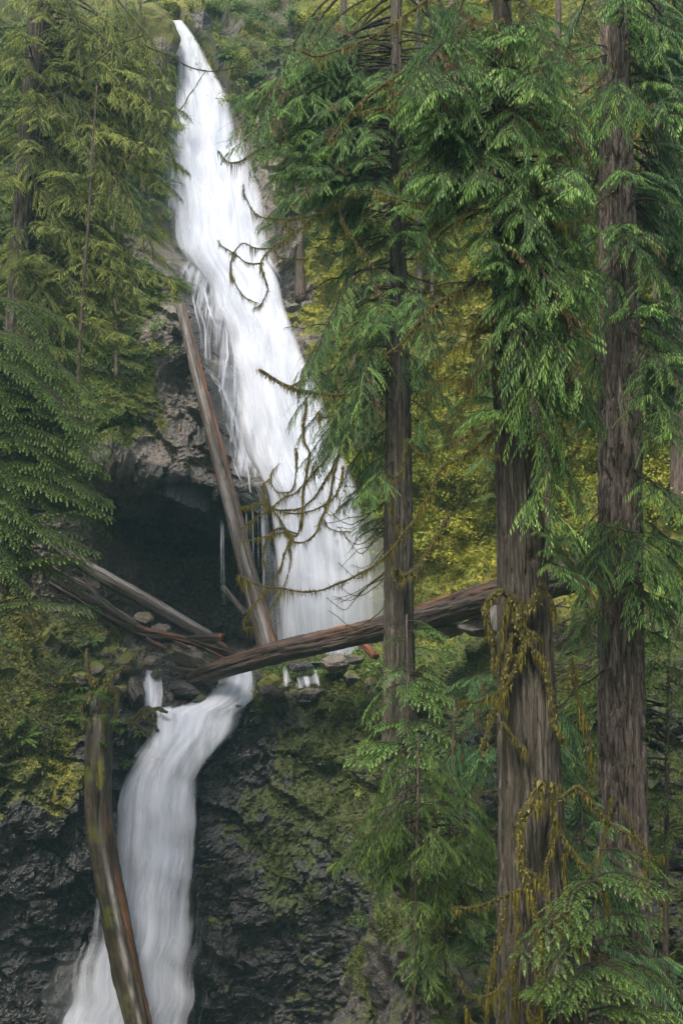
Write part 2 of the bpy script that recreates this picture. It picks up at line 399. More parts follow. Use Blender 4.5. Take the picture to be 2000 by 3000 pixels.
KY = np.array([[a[0] for a in k[1:]] for k in KEYS]); KZ = np.array([zof(np.array([a[1] for a in k[1:]]), np.array([a[0] for a in k[1:]])) for k in KEYS])
KY = np.hstack([KY, KY[:, -1:] + 30, np.full((len(KX), 1), 118.)])
KZ = np.hstack([KZ, KZ[:, -1:] + 19, np.full((len(KX), 1), 80.)])
SEG = [95, 70, 62, 40, 40, 95, 90, 190, 46, 24]
def build_cliff():
    xs = np.concatenate([np.linspace(-27, -15, 40, endpoint=False), np.linspace(-15, 4, 235, endpoint=False), np.linspace(4, 16, 110, endpoint=False), np.linspace(16, 24, 20)])
    def across(K):                       # smooth in X: cubic through the columns, limited to neighbours
        out = np.empty((len(xs), K.shape[1]))
        for c in range(K.shape[1]):
            lin = np.interp(xs, KX, K[:, c])
            fine = np.interp(np.linspace(-27, 24, 511), KX, K[:, c]); ker = np.hanning(15); ker /= ker.sum()
            sm = np.convolve(np.pad(fine, 7, mode='edge'), ker, 'valid'); out[:, c] = np.interp(xs, np.linspace(-27, 24, 511), sm)
        return out
    Y, Z = across(KY), across(KZ)
    t = np.concatenate([np.linspace(i, i + 1, s, endpoint=False) for i, s in enumerate(SEG)] + [[len(SEG)]])
    k = np.clip(t.astype(int), 0, len(SEG) - 1); f = t - k
    yy = Y[:, k] * (1 - f) + Y[:, k + 1] * f; zz = Z[:, k] * (1 - f) + Z[:, k + 1] * f
    ker = np.hanning(17); ker /= ker.sum()
    sm = lambda a: np.apply_along_axis(lambda r: np.convolve(np.pad(r, 8, mode='edge'), ker, 'valid'), 1, a)
    yy, zz = sm(yy), sm(zz)
    P = np.stack([np.repeat(xs[:, None], len(t), 1), yy, zz], -1)          # columns x profile
    dX = np.gradient(P, axis=0); dT = np.gradient(P, axis=1)
    nr = np.cross(dX, dT); nr /= np.linalg.norm(nr, axis=-1)[..., None] + 1e-9
    nr = np.where((nr[..., 1:2] * 1.0 - nr[..., 2:3] > 0) & (t[None, :, None] < 4.2), nr, nr)
    # make normals face the open side (towards camera / up)
    s = np.sign(-nr[..., 1] * .6 + nr[..., 2]); cave = (t > 4.9) & (t < 6.05)
    s = np.where(cave[None], np.sign(-nr[..., 1] - nr[..., 2] * .8), s); nr *= s[..., None]
    px, py = to_px(P)
    Q = P.copy(); Q[..., :3] += .5 * np.stack([fbm(P * .35 + 5, 2), fbm(P * .35 + 9, 2), fbm(P * .35, 2)], -1)
    strat = Q * np.array((1, 1, 1.7)) + np.array((0, 0, .35)) * Q[..., :1]
    big = fbm(P * .16, 3) * .9; f1 = facet(strat * .55) * .55; f2 = facet(Q * 1.5) * .22; f3 = facet(Q * 4.2 + 7) * .075
    f4 = perlin(Q * 6) * .05
    low = sstep(2.3, 1.9, t)[None]; shelf = (sstep(1.9, 2.2, t) * sstep(4.1, 3.9, t))[None]
    hill = sstep(7.7, 8.3, t)[None]
    right = sstep(820, 930, px) * sstep(2.6, 3.6, t)[None]              # mossy slope right of the fall: rounder
    blk = np.clip(1 - .55 * right - .75 * hill - .35 * shelf, .1, 1)
    h = big * (1 - .6 * shelf) + (f1 + f2 + f3) * blk + f4 + right * .6 * fbm(P * .7, 4)
    h = h + low * (.30 * facet(strat * .32 + 11)) + low * .12 * facet(Q * 2.6 + 3)
    P = P + nr * h[..., None] * np.array((.6, 1, 1)) 
    # stream beds: the sheet falls back behind the water
    for rows, off in ((UPPER, .45), (LOWER, .4), (SIDE, .25)):
        cpx, cpy, cD, cu = course(rows, 260, 24)
        cX, cZ = xof(cpx, cpy, cD), zof(cpy, cD); zm = cZ.mean(1)[::-1]
        Lx, Rx, Dm = (np.interp(P[..., 2], zm, a[::-1]) for a in (cX[:, 0], cX[:, -1], cD[:, 0]))
        e = np.minimum(P[..., 0] - Lx, Rx - P[..., 0])                    # metres inside the edge of the water
        want = Dm + off * sstep(-.05, .5, e) + .05 + .15 * f2 * sstep(0, .5, e)
        sl, rim_ = (1.5, 2.6) if rows is UPPER else (.9, .9)
        want = np.where(e < -.05, Dm + e * sl + .2 * f1 + .3 * f2, want)   # banks slope away from the water
        k2 = (P[..., 2] > zm[0] - .4) & (P[..., 2] < zm[-1] + .6) & (e > -rim_)
        if rows is UPPER: k2 &= (t > 3.6)[None]
        else: k2 &= (t < 3.2)[None]
        P[..., 1] = np.where(k2 & (P[..., 1] < want), want, P[..., 1])
    px, py = to_px(P); px0, py0 = px, py
    px = px + 110 * fbm(P * .35 + 60, 4); py = py + 90 * fbm(P * .35 + 80, 4)
    dX = np.gradient(P, axis=0); dT = np.gradient(P, axis=1); nr2 = np.cross(dX, dT); nr2 /= np.linalg.norm(nr2, axis=-1)[..., None] + 1e-9
    nr2 *= np.where((nr2 * nr).sum(-1) < 0, -1, 1)[..., None]
    up = nr2[..., 2]; nz = fbm(P * .55 + 40, 4); nz2 = fbm(P * 1.7 + 20, 3)
    moss = .12 + .3 * np.clip(up, 0, 1) + .25 * nz
    blob = lambda cx, cy, rx, ry: np.exp(-((px - cx) / rx) ** 2 - ((py - cy) / ry) ** 2)
    upper = sstep(3.2, 4.2, t)[None] * np.ones_like(px)
    moss += upper * (.75 * sstep(470, 330, px) * (py < 1400) + .75 * sstep(830, 900, px)) + .05 * hill
    moss += .5 * blob(500, 120, 60, 160) + .45 * blob(535, 840, 45, 110) + .35 * blob(400, 1150, 110, 170) + .3 * blob(590, 1360, 40, 60)
    moss -= .45 * blob(520, 1080, 80, 200) * upper + .3 * blob(480, 780, 50, 80) + .5 * blob(640, 1150, 70, 300) + .35 * blob(860, 940, 35, 90)
    moss += low * (.6 * sstep(300, 180, px) * sstep(2420, 2250, py) + .26 * sstep(700, 900, px) * nz2 + .34 * sstep(640, 1000, px))
    moss += .5 * shelf * (sstep(760, 850, px) + sstep(400, 300, px)) + .45 * blob(920, 2090, 190, 90)
    moss += .24 * blob(960, 2280, 240, 260) + .2 * blob(820, 2560, 130, 200) + low * .22 * nz2 * sstep(560, 700, px)
    moss -= .5 * blob(670, 2220, 90, 130) + .6 * blob(240, 2650, 200, 250) + .3 * blob(1000, 2800, 300, 200)
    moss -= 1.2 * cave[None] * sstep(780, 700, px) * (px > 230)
    moss += .45 * blob(720, 180, 130, 170) + .4 * blob(430, 110, 90, 150)
    yel = np.clip(.15 + upper * sstep(840, 960, px) * .95 + .1 * sstep(300, 150, px) * (py > 1700) + .4 * blob(500, 120, 90, 200) + .4 * nz, 0, 1)  # left bank kept low in yellow: the hemlock's shade is put into its colour
    yel *= np.where(px > 800, .35 + .75 * sstep(-.15, .3, fbm(P * .22 + 31, 3)), 1)
    yel = np.clip(yel + upper * (.8 * blob(1320, 1500, 150, 230) + .7 * blob(1380, 790, 120, 140) + .7 * blob(1920, 1380, 90, 130) + .7 * blob(1720, 1300, 60, 130)), 0, 1)
    moss += .45 * blob(490, 480, 70, 320) * upper + .25 * blob(760, 250, 120, 250) * upper + .3 * blob(500, 900, 50, 120) * upper
    yel *= 1 - .75 * low * sstep(500, 600, px)
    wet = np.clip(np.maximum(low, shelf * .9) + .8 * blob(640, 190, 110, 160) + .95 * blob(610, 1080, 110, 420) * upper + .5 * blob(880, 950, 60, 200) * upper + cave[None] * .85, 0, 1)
    soil = np.clip(hill * 1. + .5 * upper * sstep(460, 300, px) + .25 * right + .4 * nz2 * shelf, 0, 1)
    V = P.reshape(-1, 3); F = grid_faces(P.shape[0], P.shape[1])
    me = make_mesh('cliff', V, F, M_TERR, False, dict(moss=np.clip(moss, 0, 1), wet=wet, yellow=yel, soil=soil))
    add('cliff', me, kind='structure')
    return V, F, np.clip(moss, 0, 1).ravel(), yel.ravel(), nr2.reshape(-1, 3), px0.ravel(), py0.ravel(), np.repeat(t[None], len(xs), 0).ravel()
CV, CF, C_MOSS, C_YEL, C_N, C_PX, C_PY, C_T = build_cliff()
BVH = BVHTree.FromPolygons(CV.tolist(), CF.tolist())
def hit(px, py):
    """the place on the cliff that photo pixel (px,py) looks at"""
    d = W(px, py, 1.0); d.normalize(); loc, nor, i, dist = BVH.ray_cast(Vector((0, 0, 0)), d)
    return (None, None) if loc is None else (loc, nor if nor.dot(d) < 0 else -nor)

# unseen ravine sides, added to shape the light, and the near-side ground
def build_surround():
    a = np.linspace(0, 1, 90); q = np.linspace(0, 1, 40)
    path = curve_pts(np.array([(-27, 30, 0), (-22, 12, 0), (-17, -8, 0), (-8, -19, 0), (6, -20, 0), (17, -8, 0), (22, 8, 0), (24, 26, 0)], float), .8)
    T = np.gradient(path, axis=0); out = np.stack([T[:, 1], -T[:, 0], 0 * T[:, 0]], 1); out /= np.linalg.norm(out, axis=1)[:, None]
    cen = np.array((0, 5, 0)); out *= np.sign(((path - cen) * out).sum(1))[:, None]
    P = path[:, None] + out[:, None] * (q * 45)[None, :, None]; P[..., 2] = -14 + 46 * q[None] ** .9
    P = P + .9 * np.stack([fbm(P * .2, 3), fbm(P * .2 + 4, 3), fbm(P * .2 + 8, 3)], -1)
    n = P.shape[0] * P.shape[1]
    add('light_shaping_slope', make_mesh('light_shaping_slope', P.reshape(-1, 3), grid_faces(*P.shape[:2]), M_TERR, True, dict(moss=np.full(n, .6), wet=np.zeros(n), yellow=np.full(n, .2), soil=np.full(n, .6))), kind='structure')
    x = np.linspace(-30, 28, 90); y = np.linspace(-24, 48, 110); X, Yy = np.meshgrid(x, y, indexing='ij')
    Z = -1.7 - .62 * np.clip(Yy, -3, 28) - .02 * np.abs(X); Z = np.maximum(Z, -19) + .3 * fbm(np.stack([X, Yy, 0 * X], -1) * .4, 4)
    P = np.stack([X, Yy, Z], -1); n = X.size
    add('ground', make_mesh('ground', P.reshape(-1, 3), grid_faces(*X.shape), M_TERR, True, dict(moss=np.full(n, .5), wet=np.full(n, .2), yellow=np.full(n, .2), soil=np.full(n, .6))), kind='structure')
build_surround()

# ------------------------------------------------------------------ water
def water_sheet(acc_name, rows, n, m, offs, soft, mat_, bulge=.3, seed=0, dens=1.0, fade_top=.0, fade_bot=.0, shift=(0, 0), led=.10, wide=.05, rag=.025):
    px, py, D, u = course(rows, n, m, wide, rag)
    v = np.linspace(0, 1, n)[:, None]
    D = D - offs - bulge * np.sin(np.pi * u) ** .6
    Pw = np.stack([xof(px, py, D), D, zof(py, D)], -1)
    q = np.stack([Pw[..., 0] * 1.3, Pw[..., 2] * .28, np.full_like(u, seed * 3.1)], -1)
    q2 = np.stack([Pw[..., 0] * .8 + .3 * Pw[..., 2], Pw[..., 2] * .5, np.full_like(u, 2.0)], -1)
    Pw[..., 1] -= .16 * fbm(q, 2) + .05 * fbm(q * np.array((2.5, 1.4, 1)), 2) + led * fbm(q2, 2)
    L = np.concatenate([[0], np.cumsum(np.linalg.norm(np.diff(Pw[:, m // 2], axis=0), axis=1))])
    wid = np.linalg.norm(Pw[:, -1] - Pw[:, 0], axis=1)
    uvx = (u - .5) * wid[:, None] + shift[0]; uvy = np.repeat(L[:, None], m, 1) + shift[1]
    e = np.minimum(u, 1 - u)
    ed = perlin(np.stack([uvy * .35 + seed * 9, np.sign(u - .5) * 5 + 0 * u, 0 * u], -1)) * .35
    den = dens * sstep(0, 1, e / (soft * (1 + ed))) * 1.35 - .22
    if fade_top: den = den * sstep(0, fade_top, v)
    if fade_bot: den = den * sstep(1, 1 - fade_bot, v)
    return Pw, den, np.stack([uvx, uvy], -1)
def join_sheets(name, sheets, mat_, kind='structure'):
    V, F, A, UV, n = [], [], [], [], 0
    for Pw, den, uv in sheets:
        V.append(Pw.reshape(-1, 3)); F.append(grid_faces(*Pw.shape[:2]) + n); A.append(den.ravel()); UV.append(uv.reshape(-1, 2)); n += den.size
    me = make_mesh(name, np.concatenate(V), np.concatenate(F), mat_, True, dict(flow=np.concatenate(A)), np.concatenate(UV))
    return add(name, me, kind=kind)
join_sheets('upper_waterfall', [water_sheet('', UPPER, 420, 60, -.15, .24, None, .25, 1, .92), water_sheet('', UPPER, 420, 60, .12, .34, None, .35, 2, .6, shift=(3, 5)),
                                water_sheet('', UPPER, 420, 60, .4, .48, None, .5, 3, .42, shift=(7, 2))], M_WATER)
join_sheets('lower_waterfall', [water_sheet('', LOWER, 320, 60, -.12, .24, None, .25, 4, .86, rag=.04, led=.12), water_sheet('', LOWER, 320, 60, .12, .32, None, .35, 5, .68, shift=(3, 5), rag=.05, led=.12),
                                water_sheet('', LOWER, 320, 60, .35, .45, None, .45, 6, .45, shift=(7, 2), rag=.06, led=.12)], M_WATER)
join_sheets('left_cascade', [water_sheet('', LEFTB, 90, 30, .1, .3, None, .2, 14, .8, .12, .35, (2, 3)), water_sheet('', LEFTB, 90, 30, .28, .4, None, .25, 15, .5, .1, .35, (5, 1))], M_WATER)
join_sheets('side_cascade', [water_sheet('', SIDE, 70, 16, 0, .4, None, .1, 7, .75, .1, .2), water_sheet('', SIDE, 70, 16, .15, .45, None, .1, 8, .5, .1, .2)] +
            [water_sheet('', r, 40, 16, .1, .48, None, .08, 9 + i, .44, .3, .35) for i, r in enumerate(RIGHTS)], M_VEIL)
# threads of water running down the wet rock beside the fall
def thread(pts, wpx, seed, dens=.21):
    C = []
    P2 = curve_pts(np.array([(a, b, 0) for a, b in pts], float), 8)
    for a, b, _ in P2:
        loc, nor = hit(a, b)
        if loc is not None: C.append(loc + nor * .06)
    if len(C) < 4: return None
    C = np.array(C)
    keep = np.abs(C[:, 1] - np.median(C[:, 1])) < 3; C = C[keep]
    ker = np.ones(5) / 5
    C = np.stack([np.convolve(np.pad(C[:, k], 2, mode='edge'), ker, 'valid') for k in range(3)], 1); C[:, 1] -= .12
    m = 7; u = np.linspace(0, 1, m)[None]; n = len(C); v = np.linspace(0, 1, n)[:, None]
    wv = pxm(wpx, 52) * (.7 + .5 * np.sin(v * 9 + seed) ** 2)
    Pw = np.repeat(C[:, None], m, 1); Pw[..., 0] += (u - .5) * wv; Pw[..., 1] -= .06 * np.sin(np.pi * u)
    L = np.concatenate([[0], np.cumsum(np.linalg.norm(np.diff(C, axis=0), axis=1))])
    den = dens * sstep(0, .45, np.minimum(u, 1 - u)) * sstep(0, .06, v) * sstep(1, .9, v)
    return Pw, den, np.stack([(u - .5) * wv + seed * 2.7, np.repeat(L[:, None], m, 1)], -1)
TH = [([(548, 770), (585, 830), (577, 900), (598, 960), (602, 1050), (606, 1075)], 14), ([(545, 780), (560, 850), (575, 930), (592, 1000), (590, 1060), (600, 1075)], 10),
      ([(612, 860), (600, 920), (604, 960), (612, 1020), (614, 1068)], 8), ([(590, 1075), (618, 1090), (626, 1125), (650, 1140), (662, 1180), (680, 1220), (698, 1280)], 12),
      ([(600, 1080), (622, 1110), (645, 1120), (640, 1160)], 12), ([(662, 1060), (655, 1100), (648, 1140), (668, 1190), (690, 1245), (700, 1300)], 10),
      ([(660, 960), (664, 1020), (666, 1060), (656, 1075), (660, 1120)], 12), ([(670, 1075), (690, 1100), (700, 1160), (705, 1220)], 26), ([(640, 1130), (655, 1200), (654, 1210)], 6),
      ([(675, 1210), (684, 1300), (700, 1330), (708, 1380)], 8), ([(640, 1280), (660, 1320), (672, 1400), (676, 1440)], 7), ([(700, 1290), (715, 1350), (728, 1400), (732, 1450)], 8),
      ([(530, 350), (520, 420), (515, 500), (520, 560)], 14), ([(505, 380), (503, 450), (508, 520)], 9)]
gt = np.random.default_rng(3)
for k in range(6):
    y0 = gt.uniform(780, 1300); xe = np.interp(y0, UPPER[:, 1], UPPER[:, 0]); x0 = xe - abs(gt.normal(0, 28)); L = gt.uniform(60, 200)
    TH.append(([(x0 + L * .28 * f + gt.normal(0, 5), y0 + L * f) for f in (0, .25, .5, .75, 1)], gt.uniform(4, 12)))
SH = [s for s in (thread(p, wd * 1.1, i) for i, (p, wd) in enumerate(TH)) if s]
def veil(y0, y1, dx0, dx1, seed, dens):
    n, m = 80, 14; py = np.linspace(y0, y1, n)[:, None] + np.zeros((1, m)); u = np.linspace(0, 1, m)[None]; e = np.interp(py, UPPER[:, 1], UPPER[:, 0]); px = e + dx0 + (dx1 - dx0) * u
    P = np.zeros((n, m, 3))
    for i in range(n):
        for j in range(m):
            loc, nor = hit(px[i, j], py[i, j]); P[i, j] = loc + nor * .05
    for _ in range(3):
        Q = P.copy(); Q[1:-1] = (P[:-2] + P[1:-1] * 2 + P[2:]) / 4; P = Q
    P[..., 1] -= .12; v = np.linspace(0, 1, n)[:, None]
    den = dens * sstep(0, .6, u) * sstep(0, .1, v) * sstep(1, .85, v)
    return P, den, np.stack([P[..., 0], -P[..., 2]], -1)
SH += [veil(770, 1110, -62, 12, 1, .30), veil(1060, 1400, -48, 12, 2, .30), veil(330, 640, -24, 14, 3, .4)]
join_sheets('rock_face_trickle', SH, M_VEIL)
# drops falling across the cave mouth
def drip(px0, py0, py1, D, wpx, dens):
    n, m = 24, 5; v = np.linspace(0, 1, n)[:, None]; u = np.linspace(0, 1, m)[None]
    px = px0 + (u - .5) * wpx + 3 * v; py = py0 + (py1 - py0) * v + 0 * u; Dd = D + 0 * px - .05 * np.sin(np.pi * u)
    den = dens * sstep(0, .5, np.minimum(u, 1 - u)) * sstep(0, .15, v) * sstep(1, .5, v)
    return np.stack([xof(px, py, Dd), Dd, zof(py, Dd)], -1), den, np.stack([pxm(px - 1000, D), zof(py, D)], -1)
join_sheets('dripping_water', [drip(648, 1500, 1880, 50.2, 7, 0.25), drip(655, 1530, 1860, 50.4, 5, 0.23), drip(722, 1490, 1700, 50.4, 9, 0.30), drip(740, 1480, 1720, 50.5, 7, 0.30), drip(756, 1480, 1760, 50.5, 10, 0.33), drip(770, 1500, 1840, 50.5, 16, 0.33), drip(708, 1500, 1640, 50.3, 5, 0.27)], M_VEIL)
# pool on the shelf
def pool():
    n, m = 40, 60; X = np.linspace(-6.2, 1.8, m)[None] + np.zeros((n, 1)); Y = np.linspace(46.9, 52.0, n)[:, None] + np.zeros((1, m))
    Z = zof(1935, 49.0) + .05 * fbm(np.stack([X, Y, 0 * X], -1) * 1.5, 3)
    M = mat('pool_water'); mm, nn, ll, bb = M
    f = noise(nn, ll, N(nn, 'TexCoord').outputs['Object'], .9, 6, .6)
    ll.new(ramp(nn, ll, f, [(.35, (.05, .06, .07)), (.62, (.55, .58, .62))]), bb.inputs['Base Color']); bb.inputs['Roughness'].default_value = .2
    add('pool', make_mesh('pool', np.stack([X, Y, Z], -1).reshape(-1, 3), grid_faces(n, m), mm, True), kind='structure')
pool()

# ------------------------------------------------------------------ foliage library
UP = np.array((0, 0, 1.0))
def unit(v): v = np.asarray(v, float); return v / (np.linalg.norm(v, axis=-1, keepdims=True) + 1e-9)
def spray(acc, base, d, side, L, wid, pin, droop, tint, g, width=.011):
    """one flat frond: an axis with pairs of narrow tapering leaflets"""
    k = max(5, int(L / pin)); t = (np.arange(k) + .6) / k
    ax = base + np.outer(t * L, d) + np.outer(-(t ** 2) * L * droop, UP)
    tan = unit(d - np.outer(2 * t * droop, UP))
    prof = np.sin(np.pi * np.clip(t * .86 + .14, 0, 1)) ** .8
    for sg in (-1, 1):
        ll = wid * prof * g.uniform(.75, 1.2, k)
        dv = unit(tan * g.uniform(.5, .8, k)[:, None] + sg * side * .8 + g.normal(0, .10, (k, 3)))
        tip = ax + dv * ll[:, None] - np.outer(ll * (.15 + droop * .5), UP)
        mid = ax + dv * (ll * .45)[:, None]; pv = unit(tan) * (width * g.uniform(.8, 1.3, k))[:, None]
        V = np.stack([ax, mid - pv, tip, mid + pv], 1).reshape(-1, 3)
        acc.put(V, Q=np.arange(k * 4).reshape(k, 4), a=np.repeat(np.clip(tint + .25 * t + g.normal(0, .06, k), 0, 1), 4))
    end = base + d * L * 1.08 - UP * droop * L * 1.1; pv = side * width * 1.3
    a0 = ax[int(k * .7)]
    acc.put([a0 - pv, a0 + pv, end], T=[[0, 1, 2]], a=min(1, tint + .3))
def comb(leaf, wood, p, d, l, dr, tint, g):
    """one cedar frond: an arching axis with flat finger-like leaf strips hanging from it like a comb"""
    k = max(6, int(l / .021)); s = (np.arange(k) + .7) / k
    ax = p + np.outer(s * l, d) - np.outer(s ** 2 * l * dr, UP); tan = unit(d - np.outer(2 * s * dr, UP)); side = unit(np.cross(UP, d)) * np.where(np.arange(k) % 2, 1, -1)[:, None]
    tw(wood, np.vstack([p, ax[::3], ax[-1]]), .0055, .002, 3)
    fl = g.uniform(.10, .19) * (.45 + .55 * np.sin(np.pi * np.clip(.18 + s * .74, 0, 1))) * g.uniform(.75, 1.2, k) * min(1, .45 + l)
    dv = unit(-UP * g.uniform(.55, .95, k)[:, None] + side * g.uniform(.25, .6, k)[:, None] + tan * g.uniform(.3, .75, k)[:, None] + g.normal(0, .08, (k, 3)))
    pv = unit(tan - (tan * dv).sum(1)[:, None] * dv) * (g.uniform(.0075, .0115, k))[:, None]; tip = ax + dv * fl[:, None] - np.outer(fl * .18, UP); mid = ax + dv * (fl * .55)[:, None]
    V = np.stack([ax, mid - pv, tip, mid + pv], 1).reshape(-1, 3)
    leaf.put(V, Q=np.arange(k * 4).reshape(k, 4), a=np.repeat(tint + .18 * (s - .5) + g.normal(0, .05, k), 4))
def tw(acc, P, r0, r1, m=4):
    P = np.asarray(P, float); V, Q, T, _ = tube(P, np.linspace(r0, r1, len(P)), m, cap=False); acc.put(V, Q=Q)
def branch_meshes(style, L, seed, leafmat, woodmat):
    """a limb from the origin out along +X (its tip SAG*L below the origin), with hanging or flat fronds"""
    g = np.random.default_rng(seed); wood, leaf = Acc(), Acc(); n = 18
    t = np.linspace(0, 1, n); sag = {'cedar': .38, 'hemlock': .15, 'weep': .75}[style]
    x = t * L; y = .10 * L * np.sin(t * g.uniform(2, 4) + g.uniform(0, 6)) * t; y -= y[-1] * t
    hump = {'cedar': .05, 'hemlock': .10, 'weep': .16}[style]
    z = -sag * L * (t ** 1.5 * 1.18 - .18 * t ** 4) + hump * L * np.sin(np.pi * t) * 1.2
    C = np.stack([x, y, z], 1); tw(wood, C, .010 + .008 * L, .004, 6)
    Tn = unit(np.gradient(C, axis=0)); f0 = .15 if style == 'hemlock' else (.3 if L < 2 else .42)
    k = int(L * (5.0 if style != 'hemlock' else 9.5)) + 4
    for i in range(k):
        ti = f0 + (1 - f0) * (i + g.uniform(0, .8)) / k; ti = min(ti, .995)
        p = np.array([np.interp(ti, t, C[:, c]) for c in range(3)]); ta = unit(np.array([np.interp(ti, t, Tn[:, c]) for c in range(3)]))
        sg = 1 if i % 2 else -1; sd = unit(np.cross(UP, ta)) * sg
        if style == 'hemlock':
            l2 = (.14 + .6 * (1 - ti) ** .75) * min(1, L / 2.2) * g.uniform(.6, 1.2)
            d2 = unit(ta * .75 + sd * .8 + UP * g.normal(.02, .10))
            m2 = 6; s = np.linspace(0, 1, m2)[:, None]; B = p + d2 * s * l2 - UP * (s ** 2) * l2 * .28
            tw(wood, B, .006, .002, 3)
            for j in range(max(3, int(l2 / .055))):
                sj = (j + .5) / max(3, int(l2 / .055)); q = p + d2 * sj * l2 - UP * sj ** 2 * l2 * .28
                s2 = 1 if j % 2 else -1; dd = unit(d2 * .8 + np.cross(UP, d2) * s2 * .75 - UP * .12)
                ls = (.09 + .16 * (1 - sj)) * g.uniform(.7, 1.2) * min(1, .5 + l2)
                spray(leaf, q, dd, unit(np.cross(UP, dd)), ls, .035, .022, .18, .15 + .45 * sj * ti + g.uniform(0, .2), g, .0075)
            spray(leaf, B[-1], unit(d2 - UP * .5), unit(np.cross(UP, d2)), .16, .04, .02, .25, .55, g, .008)
        else:
            l2 = (.28 + .62 * (1 - ti) ** .8) * min(1.1, .45 + L / 4) * g.uniform(.65, 1.25)
            dr = g.uniform(.3, .9) if style == 'cedar' else g.uniform(.7, 1.5)
            d2 = unit(ta * g.uniform(.4, .9) + sd * g.uniform(.4, .9) + UP * g.uniform(-.1, .25) + g.normal(0, .12, 3)); tb = -.9 if g.random() < .035 else g.beta(1.3, 1.5)
            comb(leaf, wood, p, d2, l2, dr, tb, g)
            if l2 > .3:
                for sj in (.25, .5, .72):
                    if g.random() < .25: continue
                    q = p + d2 * sj * l2 - UP * sj ** 2 * l2 * dr; s2 = g.choice((-1, 1)); d3 = unit(d2 * .6 + unit(np.cross(UP, d2)) * s2 * g.uniform(.5, 1) - UP * dr * sj * .8)
                    comb(leaf, wood, q, d3, l2 * g.uniform(.4, .65), dr * .9, tb + g.normal(0, .12), g)
    for i in range(int(L * 5)):                       # bare dead twigs between the fronds
        ti = g.uniform(.1, .95); p = np.array([np.interp(ti, t, C[:, c]) for c in range(3)]); l2 = g.uniform(.25, .9); d2 = unit(g.normal(0, 1, 3) * np.array((1, 1, .5)) - UP * .35); sv = g.normal(0, .25, 3)
        s = np.linspace(0, 1, 7)[:, None]; tw(wood, p + d2 * s * l2 - UP * .3 * l2 * s ** 2 + sv * l2 * np.sin(s * 5) * s * .5, .006, .003, 3)
    return wood.mesh('branch_' + style, woodmat, True, 'w'), leaf.mesh('foliage_' + style, leafmat, False), sag
LIB = {}
def lib(style, cls, leafmat, woodmat=None):
    key = (style, cls, leafmat.name)
    if key not in LIB:
        LIB[key] = [branch_meshes(style, cls, zlib.crc32(repr((style, cls, i)).encode()) % 99991, leafmat, woodmat or M_TWIG) for i in range(2 if cls > 4 else 3)]
    return LIB[key]
def put_branch(tree, base, tip, style, leafmat, g):
    """branch child of tree from trunk point base to tip (world vectors)"""
    v = tip - base; L = v.length
    cls = min((1.2, 2.2, 3.4, 5.0), key=lambda c: abs(c - L))
    wm, lm, sag = random.choice(lib(style, cls, leafmat))
    ch = cls * math.sqrt(1 + sag * sag); sc = L / ch
    yaw = math.atan2(v.y, v.x); pit = -math.asin(max(-1, min(1, v.z / L))) - math.atan(sag)
    mw = Matrix.Translation(base - tree.location) @ Matrix.Rotation(yaw, 4, 'Z') @ Matrix.Rotation(pit, 4, 'Y') @ Matrix.Rotation(g.normal(0, .12), 4, 'X') @ Matrix.Scale(sc, 4)
    b = add('branch', wm, tree, mw=mw)
    add('foliage', lm, b)
    return b
SAGS = {'cedar': .38, 'hemlock': .15, 'weep': .75}

# ------------------------------------------------------------------ trees
def cedar_bark(th, s, r):
    q = np.stack([np.cos(th) * r * 8 + 0 * s, np.sin(th) * r * 8 + 0 * s, s * .38 + 0 * th], -1)
    q = q + .35 * fbm(q * .7, 2)[..., None]
    a = np.abs(fbm(q, 2, .5)); b = np.abs(fbm(q * np.array((2.4, 2.4, 1.6)) + 5, 2)); c = perlin(q * np.array((7, 7, 3)) + 3)
    return (-.075 * np.exp(-(a / .13) ** 2) - .035 * np.exp(-(b / .14) ** 2) + .008 * c + .03) * np.clip(r / .35, .3, 1.2)
def fir_bark(th, s, r):
    q = np.stack([np.cos(th) * r * 6.5 + 0 * s, np.sin(th) * r * 6.5 + 0 * s, s * .75 + 0 * th], -1)
    q = q + .4 * fbm(q * .8, 2)[..., None]
    a = np.abs(fbm(q, 2, .5)); b = np.abs(fbm(q * np.array((2.2, 2.2, 2.4)) + 5, 2)); c = perlin(q * np.array((7, 7, 6)) + 3)
    return (-.11 * np.exp(-(a / .17) ** 2) - .04 * np.exp(-(b / .16) ** 2) + .012 * c + .045) * np.clip(r / .35, .3, 1.2)
def trunk(tree, pts, m, step, disp, material, flute=0.0):
    """pts: (px, py, D, width_px) down the stem; returns arrays to find the axis at a height"""
    A = np.array([(*W(a, b, D), pxm(wd, D) / 2) for a, b, D, wd in pts]); C = curve_pts(A, step)
    fl = (lambda th, s, r: disp(th, s, r) + flute * r * np.cos(th * 5 + .3 * s) * np.clip((s - s.max() * .55) / (s.max() * .45), 0, 1)) if flute else disp
    V, Q, T, uv = tube(C[:, :3], C[:, 3], m, fl)
    V = V - np.array(tree.location)
    add('trunk', make_mesh('trunk', V, [Q, T], material, True, None, uv), tree)
    o = np.argsort(C[:, 2]); C = C[o]
    return lambda z: Vector([np.interp(z, C[:, 2], C[:, k]) for k in (0, 1)] + [float(np.clip(z, C[0, 2], C[-1, 2]))])
def thing(name, loc, label, cat, group=None):
    return add(name, None, None, label, cat, group, None, Matrix.Translation(loc))
